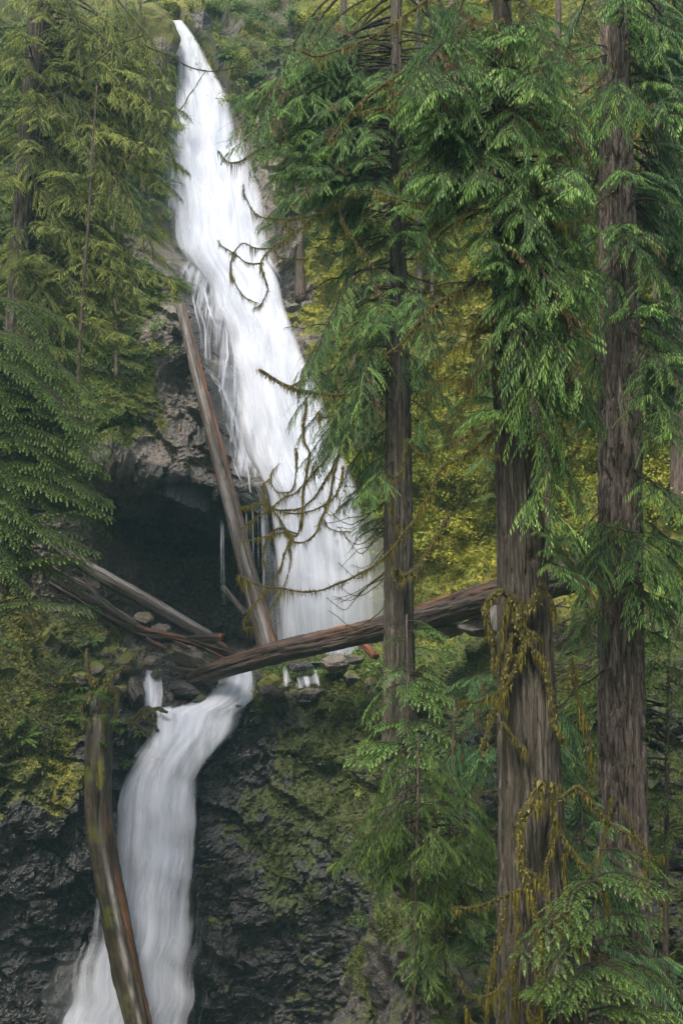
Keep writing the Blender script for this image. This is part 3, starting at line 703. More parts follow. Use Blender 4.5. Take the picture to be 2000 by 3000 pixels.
def fill(tree, axis, regions, style, leafmat, seed, D0, dD=2.2):
    """regions (x0,x1,y0,y1,count): branch tips aimed at those stretches of the view, limbs rising back to the stem"""
    g = np.random.default_rng(seed)
    for (x0, x1, y0, y1, cnt, *st) in regions:
        sty = st[0] if st else style
        for i in range(cnt):
            D = D0 + g.uniform(-dD, dD); tip = W(g.uniform(x0, x1), g.uniform(y0, y1), D)
            a = axis(tip.z + 1); h = math.hypot(tip.x - a.x, tip.y - a.y)
            if h < .8:
                k = .8 / max(h, .05); tip = Vector((a.x + (tip.x - a.x) * k, a.y + (tip.y - a.y) * k, tip.z)); h = .8
            zb = tip.z + h * (SAGS[sty] + g.normal(0, .3)); base = axis(zb)
            put_branch(tree, base, tip, sty, leafmat, g)
def mossy_limb(parent, pts, r0, r1, seed, mat_=None, hair=1.0, name='branch', wob=.03, hairlen=.16):
    """limb along (px,py,D) points with its moss as a sub-part"""
    g = np.random.default_rng(seed); A = np.array([W(a, b, D) for a, b, D in pts]); C = curve_pts(A, .05)
    q = C * 3 + seed; C = C + wob * np.stack([perlin(q), perlin(q + 9), perlin(q + 18)], 1)
    rad = np.linspace(r0, r1, len(C)) * (1 + .5 * perlin(np.stack([np.arange(len(C)) * .3, np.full(len(C), seed * 1.7), np.zeros(len(C))], 1)))
    rad = rad * .8; V, Q, T, uv = tube(C, rad, 7); off = np.array(parent.location)
    b = add(name, make_mesh('limb', V - off, [Q, T], mat_ or M_MOSSLIMB, True, None, uv), parent)
    if hair:
        acc = Acc(); k = int(len(C) * 16 * hair); i = g.integers(0, len(C), k); th = g.uniform(0, 2 * np.pi, k)
        rr = rad[i]; ctr = C[i] + g.normal(0, .02, (k, 3)); o = np.stack([np.cos(th), np.sin(th), .6 * np.sin(th * 2.3)], 1)
        p = ctr + o * rr[:, None] * .8
        clump = np.clip(perlin(np.stack([i * .16, np.full(k, seed), np.zeros(k)], 1)) * 1.6 + .55, .15, 1.6)
        ln = (.35 * rr + hairlen * g.uniform(.12, 1, k) ** 2 * 1.7) * clump
        tip = p + o * (rr * .45)[:, None] - np.outer(ln, UP); pv = unit(np.cross(o, UP) + g.normal(0, .3, (k, 3))) * (.2 * rr + .0035)[:, None]
        acc.put(np.stack([p - pv, p + pv, tip], 1).reshape(-1, 3) - off, T=np.arange(k * 3).reshape(k, 3), a=np.repeat(g.uniform(.1, .95, k), 3))
        add('moss', acc.mesh('moss', M_MOSSHAIR, False), b, kind='stuff')
    return b

# --- slender red cedar standing in the gap beside the fall
cA = thing('red_cedar', W(1176, 2560, 28), 'slim dark cedar in front of the fallen log with mossy drooping limbs over the waterfall', 'tree')
axA = trunk(cA, [(1160, -300, 28, 26), (1160, 300, 28, 36), (1165, 700, 28, 46), (1166, 1100, 28, 66), (1167, 1500, 28, 78), (1168, 1900, 28, 86), (1170, 2150, 28, 98), (1172, 2420, 28, 112), (1176, 2560, 28, 130)], 72, .06, cedar_bark, M_CBARK)
fill(cA, axA, [(640, 860, 270, 450, 12), (700, 1000, 330, 600, 24), (800, 1100, 150, 480, 20), (1200, 1440, 200, 640, 34), (900, 1130, 420, 700, 14), (960, 1120, 680, 980, 8), (1210, 1330, 680, 980, 7), (700, 960, 380, 580, 8, 'weep'),
               (900, 1120, 1010, 1400, 18, 'weep'), (1210, 1340, 1020, 1380, 9, 'weep'), (840, 960, 1050, 1300, 6, 'weep'), (980, 1120, 1420, 1560, 5), (1240, 1400, 330, 700, 8, 'weep')], 'cedar', M_CEDAR, 21, 27.5, 1.5)
fill(cA, axA, [(1090, 1250, 180, 1000, 13)], 'cedar', M_CEDAR, 22, 26.2, .6)
fill(cA, axA, [(800, 1080, 200, 600, 14), (1210, 1440, 150, 680, 22), (1220, 1330, 650, 960, 6), (920, 1100, 560, 900, 6), (930, 1110, 1080, 1420, 6), (1210, 1300, 1080, 1420, 4)], 'cedar', M_FIR, 23, 28.6, 1.0)
o_ = lambda L, sx, ox, oy, D: [(ox + a / sx, oy + b / sx, D) for a, b in L]
def mA(L, D, a=3.6, b=1.8): return ([(700 + x / 2.613, 1200 + y / 2.613, D) for x, y in L], pxm(a, D), pxm(b, D))
ARCS = [mA([(510, -60), (490, 200), (545, 330), (520, 450), (490, 700), (480, 830), (450, 950), (400, 965), (340, 890), (300, 810), (200, 700), (178, 600), (240, 530)], 26.6, 5, 2),
        mA([(910, -30), (860, 180), (745, 370), (700, 470), (580, 670), (430, 770), (280, 762), (150, 725), (0, 745)], 27.0, 5.5, 2),
        mA([(745, 390), (720, 560), (650, 780), (600, 920), (530, 1000), (440, 1020), (370, 960)], 26.9, 4.5, 3),
        mA([(790, 440), (780, 560), (720, 680), (560, 770), (400, 790), (250, 750), (180, 660)], 26.4, 4, 2),
        mA([(450, 950), (300, 910), (220, 990), (185, 1120), (205, 1225)], 26.6, 3.5, 1.6), mA([(690, 350), (560, 500), (440, 630), (350, 670), (200, 780), (0, 920)], 26.9, 4, 1.8),
        mA([(400, 960), (350, 1110), (280, 1280), (160, 1430), (70, 1550), (35, 1640), (60, 1672), (130, 1665)], 26.6, 3.2, 1.5),
        mA([(440, 290), (440, 480), (400, 620), (300, 635), (250, 570), (250, 490), (310, 415)], 26.5, 3, 1.4), mA([(380, 940), (240, 960), (90, 1000), (0, 1020)], 26.6, 3, 1.2),
        mA([(650, 840), (680, 905), (760, 935), (840, 930)], 26.9, 2.4, 1.2), mA([(745, 620), (770, 720), (740, 800), (690, 805), (660, 770)], 27, 2, 1),
        mA([(390, 980), (400, 1150), (370, 1280), (310, 1420), (230, 1540)], 26.5, 1.6, .8), mA([(620, 70), (600, 20), (640, 60), (720, 60)], 26.9, 5, 3)]
def mB(L, a, b, D=26.8): return ([(650 + x / 2.24, 250 + y / 2.24, D) for x, y in L], pxm(a, D), pxm(b, D))
ARCS += [mB([(900, 700), (760, 760), (600, 870), (480, 960), (340, 1060), (260, 1160), (280, 1260), (300, 1330), (260, 1430), (205, 1470)], 5, 2.2), mB([(260, 1165), (160, 1165), (80, 1100), (0, 1060), (-20, 1020)], 3, 1.6),
         mB([(80, 1100), (55, 1180), (80, 1290), (150, 1390), (240, 1425)], 2.6, 1.8), mB([(700, 840), (460, 880), (300, 875), (220, 840), (150, 720), (140, 660)], 3.4, 1.6),
         mB([(330, 1075), (220, 1070), (140, 1030), (80, 1100)], 3, 2.2), mB([(340, 1070), (400, 1140), (570, 1135)], 3.4, 2), mB([(480, 960), (420, 900), (540, 860)], 4, 3),
         mB([(760, 800), (840, 980), (930, 1090), (1000, 1180)], 5, 3), mB([(1100, 920), (980, 880), (930, 880)], 5, 3), mB([(-20, 430), (40, 500), (120, 490), (220, 440), (420, 330)], 2.5, 5)]
ARCS += [([(1160, 1090, 28), (1060, 1150, 27.4), (980, 1158, 27), (900, 1148, 26.8), (855, 1137, 26.7), (807, 1112, 26.6), (757, 1082, 26.5)], pxm(9, 27), pxm(6, 27)), ([(845, 1137, 26.7), (868, 1122, 26.6), (888, 1104, 26.5)], pxm(3, 27), pxm(2, 27)),
         ([(1165, 1675, 27.4), (1185, 1685, 27.1), (1225, 1660, 27), (1270, 1590, 27), (1320, 1500, 27)], pxm(13, 27), pxm(7, 27)), ([(1160, 1660, 27.3), (1150, 1672, 27.1), (1155, 1700, 27), (1172, 1712, 27), (1210, 1685, 27)], pxm(10, 27), pxm(3, 27)),
         ([(1190, 1290, 27.5), (1175, 1380, 27.2), (1155, 1400, 27), (1132, 1390, 26.9)], pxm(5, 27), pxm(3, 27)), ([(1150, 1410, 27), (1146, 1480, 26.9), (1155, 1530, 26.9), (1175, 1545, 26.9)], pxm(3.5, 27), pxm(3, 27)),
         ([(1170, 1250, 28), (1230, 1330, 27.5), (1300, 1310, 27.2), (1380, 1270, 27)], pxm(5, 27), pxm(4, 27))]
for i, (p, a, b) in enumerate(ARCS): mossy_limb(cA, p, a, b, 100 + i, hair=1.0, hairlen=.2)
g = np.random.default_rng(15)
for i in range(34):                                   # crossing bare limbs inside the crown
    y = g.uniform(-40, 950); sg = g.choice((-1, 1), p=(.6, .4)); L = g.uniform(120, 330); dy = g.uniform(-40, 170); D1 = 28 + g.uniform(-1.6, 1.2)
    mossy_limb(cA, [(1163, y, 28), (1163 + sg * L * .35, y + dy * .1 + 20, (28 + D1) / 2), (1163 + sg * L * .7, y + dy * .55 + g.normal(0, 18), D1), (1163 + sg * L, y + dy + g.normal(0, 30), D1)], pxm(4.2, 28), pxm(1.2, 28), 160 + i, M_TWIG if i % 2 else M_MOSSLIMB, .35, wob=.08, hairlen=.1)
# bare twiggy sprays right of the fall
g = np.random.default_rng(5)
for i in range(16):
    x, y = g.uniform(1060, 1120), g.uniform(1400, 1800); a = g.uniform(60, 190)
    mossy_limb(cA, [(1150, y - 60, 28), (x, y - 10, 28.3), (x - a * .5, y + g.uniform(10, 50), 28.4), (x - a, y + g.uniform(-20, 60), 28.2)], pxm(2.2, 28), pxm(.8, 28), 140 + i, M_TWIG, .25, hairlen=.1)

# --- big red cedar with shaggy bark
cB = thing('red_cedar', W(1575, 3150, 18), 'thick stringy-barked red cedar with moss-draped limbs winding down its fluted base', 'tree')
axB = trunk(cB, [(1466, -500, 18.4, 34), (1470, 0, 18.3, 52), (1476, 500, 18.2, 64), (1484, 1000, 18.1, 84), (1505, 1300, 18, 106), (1528, 1640, 18, 134), (1542, 2000, 18, 156), (1560, 2500, 18, 184), (1575, 3000, 18, 216), (1584, 3300, 18, 260)], 230, .045, cedar_bark, M_CBARK, .09)
fill(cB, axB, [(1180, 1400, 200, 620, 24), (1560, 1740, 150, 640, 14), (1570, 1730, 560, 980, 12), (1400, 1560, 600, 980, 5), (1560, 1720, 900, 1330, 10, 'weep'), (1610, 1720, 1150, 1560, 8, 'weep'), (1200, 1380, 500, 660, 5),
               (1370, 1450, 1060, 1220, 3), (1640, 1740, 1560, 1760, 4), (1560, 1720, 350, 900, 5, 'weep'), (1640, 1760, 250, 1300, 10)], 'cedar', M_CEDAR, 31, 17.3, 1.2)
fill(cB, axB, [(1420, 1570, 60, 940, 9), (1380, 1480, 640, 900, 3), (1570, 1750, 200, 1000, 12), (1200, 1400, 180, 560, 8)], 'cedar', M_CEDAR, 32, 16.6, .4)
def mC(L, a, b, D=17.45, s=2.24, ox=1300, oy=1500): return ([(ox + x / s, oy + y / s, D) for x, y in L], pxm(a, D), pxm(b, D))
def mD(L, a, b, D=17.12): return mC(L, a * 1.15, b * 1.15, min(D, 17.12) - .15 * (D < 17.1), 2.412, 1350, 2300)
LIMB = [mC([(500, 690), (470, 600), (430, 555), (370, 520), (310, 560), (278, 620), (290, 720), (310, 850), (335, 1100)], 17, 6), mC([(430, 560), (400, 640), (380, 760), (360, 900), (335, 1060)], 9, 5),
        mC([(620, 500), (570, 620), (460, 700), (500, 790), (520, 880), (460, 1050), (370, 1200), (290, 1400), (255, 1560)], 14, 8), mC([(500, 690), (540, 780), (600, 810), (635, 850)], 12, 5),
        mC([(640, 470), (690, 560), (720, 640), (740, 730)], 9, 4), mC([(450, 800), (420, 950), (380, 1150), (330, 1200)], 12, 6), mC([(560, 790), (580, 900), (650, 980), (690, 1150), (720, 1380), (780, 1500)], 8, 8),
        mC([(380, 1380), (460, 1480), (540, 1580)], 8, 10), mC([(100, 1250), (200, 1250), (300, 1210), (400, 1290)], 3, 7), mC([(850, 960), (860, 1150), (900, 1300), (960, 1560), (980, 1800)], 8, 6, 17.9),
        mD([(560, -20), (520, 110), (440, 200), (420, 330), (430, 560), (500, 620), (560, 700), (660, 770)], 17, 6), mD([(430, 520), (470, 700), (505, 850), (540, 1050), (560, 1300), (570, 1560), (530, 1720)], 11, 7),
        mD([(640, -20), (660, 200), (720, 370), (830, 530), (960, 680), (1030, 800), (1020, 960)], 10, 3), mD([(600, 800), (640, 880), (680, 980), (700, 1110)], 4, 7), mD([(725, 480), (740, 850), (800, 1110)], 4, 6),
        mD([(700, 90), (760, 50), (840, 20), (960, 170), (1060, 280), (1200, 360), (1280, 430), (1310, 520), (1280, 680)], 8, 5), mD([(1060, 90), (1030, 260), (1000, 440), (930, 560), (880, 575)], 3, 2),
        mD([(1150, 170), (1200, 260), (1220, 350)], 3, 5), mD([(1305, 500), (1380, 515), (1440, 515)], 4, 2), mD([(430, 730), (290, 790), (150, 850), (0, 870), (-60, 860)], 7, 4), mD([(520, 210), (600, 150), (690, 0)], 3, 2),
        mD([(1280, 700), (1380, 790), (1460, 840)], 3, 2), mD([(800, 1110), (920, 1200), (1030, 1260), (1150, 1290), (1270, 1275)], 6, 2), mD([(300, 880), (280, 1100), (220, 1250), (180, 1600), (160, 1750)], 8, 5, 17.1),
        mD([(280, 1720), (300, 1400), (380, 1240)], 6, 3, 17.1), mD([(0, 1380), (60, 1470), (160, 1490), (260, 1430), (370, 1250)], 3, 3, 17.0), mD([(600, 1690), (470, 1600), (520, 1440)], 6, 3, 17.1), mD([(30, 1560), (60, 1650), (130, 1720)], 4, 3, 17),
        mD([(640, 300), (640, 420), (600, 560), (590, 760)], 5, 3), mD([(380, 780), (400, 960), (385, 1200), (380, 1500), (375, 1720)], 5, 4, 17.2)]
LIMB += [([(1475, 730, 18), (1420, 790, 17.6), (1350, 850, 17.3), (1270, 900, 17.2), (1190, 990, 17.2), (1130, 1040, 17.2)], pxm(13, 17.5), pxm(5, 17.5)), ([(1475, 870, 18), (1420, 930, 17.5), (1380, 960, 17.4), (1360, 1010, 17.3)], pxm(13, 17.5), pxm(5, 17.5)),
         ([(1470, 60, 18), (1400, 120, 17.6), (1300, 160, 17.4), (1150, 230, 17.3), (1030, 330, 17.3), (960, 420, 17.3)], pxm(11, 17.5), pxm(4, 17.5)), ([(1470, -40, 18), (1380, 60, 17.6), (1290, 200, 17.3), (1180, 290, 17.2), (1060, 330, 17)], pxm(10, 17.5), pxm(3.5, 17.5)),
         ([(1465, 150, 18), (1380, 190, 17.6), (1250, 250, 17.4), (1180, 320, 17.3)], pxm(9, 17.5), pxm(3, 17.5)), ([(1468, -150, 18), (1300, -30, 17.5), (1100, 100, 17.2), (950, 160, 17), (880, 150, 17)], pxm(9, 17.5), pxm(3, 17.5)),
         ([(1470, 230, 18), (1350, 330, 17.5), (1280, 420, 17.3), (1160, 520, 17.2)], pxm(7, 17.5), pxm(3, 17.5)), ([(1480, 500, 18), (1400, 560, 17.6), (1250, 600, 17.3), (1100, 560, 17.2), (1020, 560, 17.2)], pxm(4, 17.5), pxm(2, 17.5)),
         ([(1480, 640, 18), (1560, 700, 17.5), (1620, 820, 17.3), (1640, 960, 17.2)], pxm(6, 17.5), pxm(3, 17.5)), ([(1476, 300, 18), (1560, 360, 17.5), (1630, 450, 17.3), (1700, 560, 17.2)], pxm(6, 17.5), pxm(3, 17.5)),
         ([(1500, 1190, 18), (1420, 1290, 17.4), (1350, 1340, 17.2), (1290, 1375, 17.1), (1255, 1455, 17), (1197, 1546, 17), (1125, 1632, 17), (1044, 1686, 17), (930, 1732, 17), (826, 1726, 17), (769, 1718, 17), (700, 1690, 17)], pxm(7, 17.5), pxm(2.4, 17.5)),
         ([(1490, 1080, 18), (1400, 1100, 17.4), (1380, 1180, 17.2), (1385, 1270, 17.1), (1430, 1330, 17), (1480, 1340, 17)], pxm(3, 17.5), pxm(2, 17.5)), ([(1530, 1340, 18), (1600, 1345, 17.5), (1665, 1340, 17.3), (1700, 1300, 17.2)], pxm(9, 17.5), pxm(6, 17.5))]
g = np.random.default_rng(16)
for i in range(26):
    y = g.uniform(60, 1450); sg = g.choice((-1, 1)); L = g.uniform(110, 260); dy = g.uniform(-20, 190); D1 = 17.6 + g.uniform(-.9, .5); x0 = float(np.interp(y, (0, 1000, 1300, 1640), (1470, 1484, 1505, 1528)))
    LIMB.append(([(x0, y, 18), (x0 + sg * L * .35, y + 16 + dy * .1, 17.8), (x0 + sg * L * .7, y + dy * .6 + g.normal(0, 16), D1), (x0 + sg * L, y + dy + g.normal(0, 30), D1)], pxm(g.uniform(3, 6), 17.5), pxm(1.3, 17.5)))
for i, (p, a, b) in enumerate(LIMB): mossy_limb(cB, p, a, b, 200 + i, hair=1.1, wob=.02, hairlen=.15)

# --- fir with furrowed bark
cC = thing('fir_tree', W(1840, 3150, 21), 'tall fir with deeply furrowed pinkish grey bark beside the shaggy cedar', 'tree')
axC = trunk(cC, [(1785, -500, 21.4, 60), (1798, 100, 21.3, 78), (1808, 700, 21.2, 98), (1813, 1200, 21, 112), (1817, 1900, 21, 120), (1826, 2500, 21, 128), (1838, 3100, 21, 150)], 220, .04, fir_bark, M_FBARK)
fill(cC, axC, [(1880, 2080, -20, 330, 12), (1920, 2100, 250, 760, 16), (1580, 1730, 60, 640, 9), (1620, 1730, 640, 950, 5), (1920, 2100, 800, 1260, 14), (1640, 1740, 1000, 1300, 5), (1930, 2100, 0, 900, 8, 'weep')], 'cedar', M_FIR, 41, 22.6, 1.2)
fill(cC, axC, [(1920, 2080, 1480, 1900, 14), (1640, 1770, 1560, 1960, 9, 'weep'), (1720, 1960, 1580, 1760, 5), (1780, 1900, -60, 40, 4), (1900, 2100, 0, 1300, 16), (1640, 1740, 100, 1000, 5), (1880, 1960, 680, 800, 2), (1760, 1860, 250, 720, 4), (1720, 1800, 800, 1250, 4, 'weep')], 'cedar', M_CEDAR, 42, 20.2, .8)
for i, p in enumerate([[(1800, 560, 21), (1740, 600, 20.4), (1690, 640, 20.2)], [(1800, 180, 21), (1740, 250, 20.4), (1660, 300, 20.2), (1600, 380, 20.1)], [(1830, 1250, 21), (1900, 1260, 20.4), (1960, 1300, 20.2)],
                       [(1800, 1450, 21), (1770, 1530, 20.4), (1800, 1550, 20.3), (1880, 1560, 20.2)], [(1800, 1700, 21), (1720, 1640, 20.2), (1690, 1560, 20)], [(1800, 1950, 21), (1700, 2010, 20.4), (1640, 2080, 20.2)]]):
    mossy_limb(cC, p, pxm(6, 20.5), pxm(2.5, 20.5), 300 + i, M_TWIG, .4)

# --- trees of the left side
cD = thing('red_cedar', W(44, 1720, 43.5), 'dark cedar trunk half hidden in its own foliage above the left bank', 'tree')
axD = trunk(cD, [(135, -400, 40.5, 50), (118, 0, 40.3, 58), (90, 400, 40, 64), (66, 750, 40, 72), (52, 1150, 40.5, 80), (46, 1500, 42, 84), (44, 1720, 43.8, 90)], 64, .09, cedar_bark, M_CBARK)
fill(cD, axD, [(-60, 200, 60, 900, 40), (150, 480, 170, 520, 44), (230, 540, 220, 480, 16), (200, 500, 480, 820, 36), (60, 380, 760, 1120, 40), (250, 470, 700, 900, 12), (0, 260, -40, 200, 16), (150, 500, 180, 800, 26, 'weep'), (0, 250, 300, 1000, 20, 'weep')], 'cedar', M_OLIVE, 51, 39.5, 2.2)
for i, p in enumerate([[(420, 130, 31), (500, 165, 31), (580, 205, 31), (680, 200, 31), (760, 160, 31)], [(95, 330, 33), (220, 240, 32), (330, 140, 31.6), (440, 100, 31.4)], [(330, 500, 32), (420, 420, 31.5), (520, 330, 31.2), (600, 210, 31)]]):
    mossy_limb(cD, p, pxm(3, 32), pxm(1.6, 32), 330 + i, M_TWIG, .3)
cE = thing('hemlock_tree', W(-74, 3500, 36), 'feathery hemlock reaching over the logs at the cave mouth', 'tree')
axE = trunk(cE, [(-60, 500, 36, 40), (-66, 1200, 36, 70), (-70, 2100, 36, 90), (-74, 3500, 36, 110)], 40, .12, fir_bark, M_FBARK)
fill(cE, axE, [(-40, 200, 1000, 1750, 56), (150, 340, 1120, 1500, 44), (200, 345, 1300, 1640, 22), (100, 300, 1600, 1800, 14), (60, 320, 1000, 1200, 16)], 'hemlock', M_HEM, 61, 35.4, 1.9)
for i in range(14):
    g = np.random.default_rng(400 + i); x, y = g.uniform(60, 260), g.uniform(1560, 1800)
    mossy_limb(cE, [(-70, y - 150, 36), (x * .5, y - 60, 35.5), (x, y, 35.3), (x + g.uniform(10, 60), y + g.uniform(10, 80), 35.2)], pxm(2.5, 36), pxm(1, 36), 400 + i, M_DEADTWIG, 0)
# slender pale-stemmed saplings
def sapling(name, label, stem, D, w0, w1, regs, style, lm, seed, group=None, woodm=M_BGBARK):
    t = thing(name, W(*stem[-1], D), label, 'tree', group)
    n = len(stem); ax = trunk(t, [(a, b, D, w0 + (w1 - w0) * i / (n - 1)) for i, (a, b) in enumerate(stem)], 10, .25, lambda th, s, r: 0 * r, woodm)
    fill(t, ax, regs, style, lm, seed, D, .9); return t
sapling('young_tree', 'slender pale-stemmed young tree in front of the left cliff foliage', [(285, 250), (272, 430), (262, 620), (248, 800), (235, 1010), (228, 1250)], 36, 5, 12, [(180, 380, 380, 1000, 12)], 'hemlock', M_OLIVE, 71, None, M_DEADTWIG)
sapling('young_tree', 'thin sapling leaning from the mossy rim left of the waterfall top', [(420, -60), (400, 120), (380, 300)], 50, 5, 12, [(320, 480, 0, 260, 12)], 'hemlock', M_LIME, 72)

# --- young conifers low on the right, in front of the big trunks
sapling('young_hemlock', 'dark-stemmed young hemlock with flat needle sprays before the furrowed fir', [(1752, 2480), (1742, 2640), (1728, 2800), (1714, 3000), (1705, 3200)], 16.7, 5, 10,
        [(1480, 1700, 2780, 2920, 7), (1560, 1720, 2880, 3000, 6), (1760, 1960, 2560, 2800, 6), (1780, 2060, 2850, 3000, 10), (1640, 1760, 2520, 2760, 5)], 'hemlock', M_HEM, 73)
sapling('young_cedar', 'young cedar with bright drooping fronds left of the shaggy cedar base', [(1330, 2050), (1322, 2300), (1310, 2600), (1300, 3000), (1298, 3350)], 21.5, 4, 11,
        [(1150, 1420, 2330, 2560, 11), (1250, 1460, 2420, 2560, 6), (1180, 1330, 2620, 2860, 6), (1260, 1460, 2560, 2720, 7), (990, 1130, 2480, 2560, 3), (1150, 1400, 2300, 2900, 10)], 'cedar', M_HEM, 74)
sapling('young_cedar', 'young cedar crowding the foot of the slim cedar below the fallen log', [(1190, 1800), (1195, 2000), (1200, 2300), (1205, 2600)], 24, 6, 16,
        [(1080, 1330, 1860, 2080, 16), (1040, 1300, 2060, 2330, 22), (1150, 1420, 2160, 2400, 14), (960, 1120, 2150, 2260, 4)], 'hemlock', M_CEDAR, 75)
sapling('young_cedar', 'young cedar behind the furrowed fir with sprays along the dark bank', [(1960, 1850), (1955, 2100), (1950, 2500), (1945, 3300)], 25, 8, 20,
        [(1880, 2060, 1900, 2260, 18), (1600, 1790, 2020, 2350, 18), (1880, 2060, 2260, 2560, 14), (1700, 1950, 2330, 2520, 9)], 'hemlock', M_HEM, 76)
sapling('young_cedar', 'young cedar hanging over the rock between the two big trunks', [(1700, 2300), (1705, 2500), (1700, 2800), (1695, 3100)], 19.5, 4, 12,
        [(1620, 1760, 2380, 2600, 7), (1740, 1900, 2480, 2760, 9), (1620, 1800, 2660, 2960, 8), (1860, 2020, 2820, 2960, 4)], 'cedar', M_FIR, 77)
# --- trees on the mossy slope behind
g = np.random.default_rng(91)
SLOPE = [(880, 860, 580, 34, 'reddish straight trunk rising from the mossy slope beside the fall'), (1606, 1640, 1150, 20, 'bare pale pole-like trunk on the mossy slope behind the cedars'), (1990, 1500, 700, 60, 'dark trunk on the mossy slope beyond the furrowed fir'),
         (1560, 1560, 900, 26, 'mossy trunk standing behind the shaggy cedar'), (1330, 640, 60, 26, 'thin forest tree on the upper slope behind the slim cedar'), (1640, 900, 100, 30, 'forest tree on the upper slope between shaggy cedar and fir'),
         (1930, 980, 200, 40, 'forest tree on the upper slope right of the fir'), (1010, 640, -60, 28, 'forest tree above the fall behind the drooping cedar boughs'), (1230, 900, 200, 22, 'slim forest tree halfway up the slope behind the slim cedar')]
for i, (x, y, yt, wpx, lab) in enumerate(SLOPE):
    loc, nor = hit(x, y); D = loc.y - .3; top = yt
    wm = M_DEADTWIG if i == 1 else M_BGBARK
    regs = [] if i in (1, 3) else [(x - 130, x + 130, top, y - (y - top) * .35, 14)]
    sapling('forest_tree', lab, [(x - 6, top - 200), (x - 3, (top + y) / 2), (x, y + 25)], D, wpx * .55, wpx, regs, 'hemlock' if i % 2 else 'cedar', (M_HEM, M_CEDAR, M_OLIVE)[i % 3], 800 + i, 'forest trees on the mossy slope', wm)
g = np.random.default_rng(95)
def slope_conifers(regs, label, group, mats, seed):
    g = np.random.default_rng(seed)
    for (x0, x1, y0, y1, cnt) in regs:
        for i in range(cnt):
            x, y = g.uniform(x0, x1), g.uniform(y0, y1); loc, nor = hit(x, y)
            if loc is None: continue
            D = loc.y - .5; h = g.uniform(230, 420); sp = g.uniform(70, 120)
            sapling('young_conifer', label.replace('small conifer', {'olive_leaf': 'small yellowish conifer', 'hemlock_leaf': 'small dark conifer', 'cedar_leaf': 'small fresh green conifer'}[mats[i % len(mats)].name]), [(x + g.normal(0, 12), y - h), (x, y - h * .5), (x, y + 15)], D, 4, 12, [(x - sp * .6, x + sp * .6, y - h * .9, y - h * .5, 8), (x - sp, x + sp, y - h * .55, y - 10, 12)], 'hemlock' if i % 2 else 'cedar', mats[i % len(mats)], seed * 100 + i, group)
slope_conifers([(900, 1400, 480, 1000, 5), (1380, 1780, 500, 1250, 5), (1850, 2020, 500, 1500, 6), (1000, 1500, 1150, 1500, 3)], 'small conifer growing on the mossy slope behind the cedars', 'small conifers on the mossy slope behind the cedars', [M_OLIVE, M_HEM, M_CEDAR], 96)
slope_conifers([(60, 460, 480, 1150, 9), (330, 480, 250, 500, 3)], 'small conifer clinging to the cliff left of the fall', 'small conifers on the cliff left of the fall', [M_HEM, M_OLIVE], 97)
sapling('young_cedar', 'lacy young cedar on the edge of the dark wall right of the lower fall', [(1225, 2150), (1222, 2400), (1215, 2700), (1210, 3050)], 21, 5, 12, [(1080, 1300, 2250, 2480, 9), (1020, 1200, 2420, 2600, 6), (1150, 1380, 2480, 2780, 9), (1130, 1300, 2760, 2990, 7)], 'cedar', M_HEM, 78)
sapling('young_cedar', 'lacy young cedar leaning out beneath the heap of sticks', [(1480, 1950), (1470, 2200), (1462, 2500), (1455, 2900)], 23, 5, 14, [(1300, 1440, 2000, 2240, 10), (1260, 1450, 2230, 2500, 10), (1340, 1460, 2600, 2900, 6), (1640, 1760, 2100, 2400, 6)], 'cedar', M_FIR, 79)
# far trunks beyond the lip
def drop(x, y):
    loc, nor, k, d = BVH.ray_cast(Vector((x, y, 140)), Vector((0, 0, -1))); return loc
for i, (x, y) in enumerate([(-12.5, 66), (-9.4, 70), (-7.6, 67), (-5.5, 72), (-3.2, 68), (-1, 74), (1.6, 69), (4.5, 72), (8, 70), (-15.5, 70), (12, 69)]):
    b = drop(x, y); t = thing('forest_tree', b, 'far conifer standing on the hill beyond the lip of the fall', 'tree', 'far conifers beyond the lip of the fall')
    h = 16 + (i * 37 % 9); C = np.array([(0, 0, -.6), (.1, 0, h * .5), (.2, .1, h)]); C = curve_pts(C, .6)
    V, Q, T, uv = tube(C, np.linspace(.36, .06, len(C)), 12); add('trunk', make_mesh('trunk', V, [Q, T], M_BGBARK, True, None, uv), t)
    g = np.random.default_rng(900 + i)
    for k in range(22):
        z = g.uniform(.8, h * .9); L = 2.6 * (1.1 - z / h) + .6; a = g.uniform(0, 6.283); sty = 'hemlock'
        base = Vector((b.x + .1, b.y, b.z + z)); put_branch(t, base, base + Vector((math.cos(a) * L, math.sin(a) * L, -.25 * L)), sty, (M_HEM, M_OLIVE)[i % 2], g)

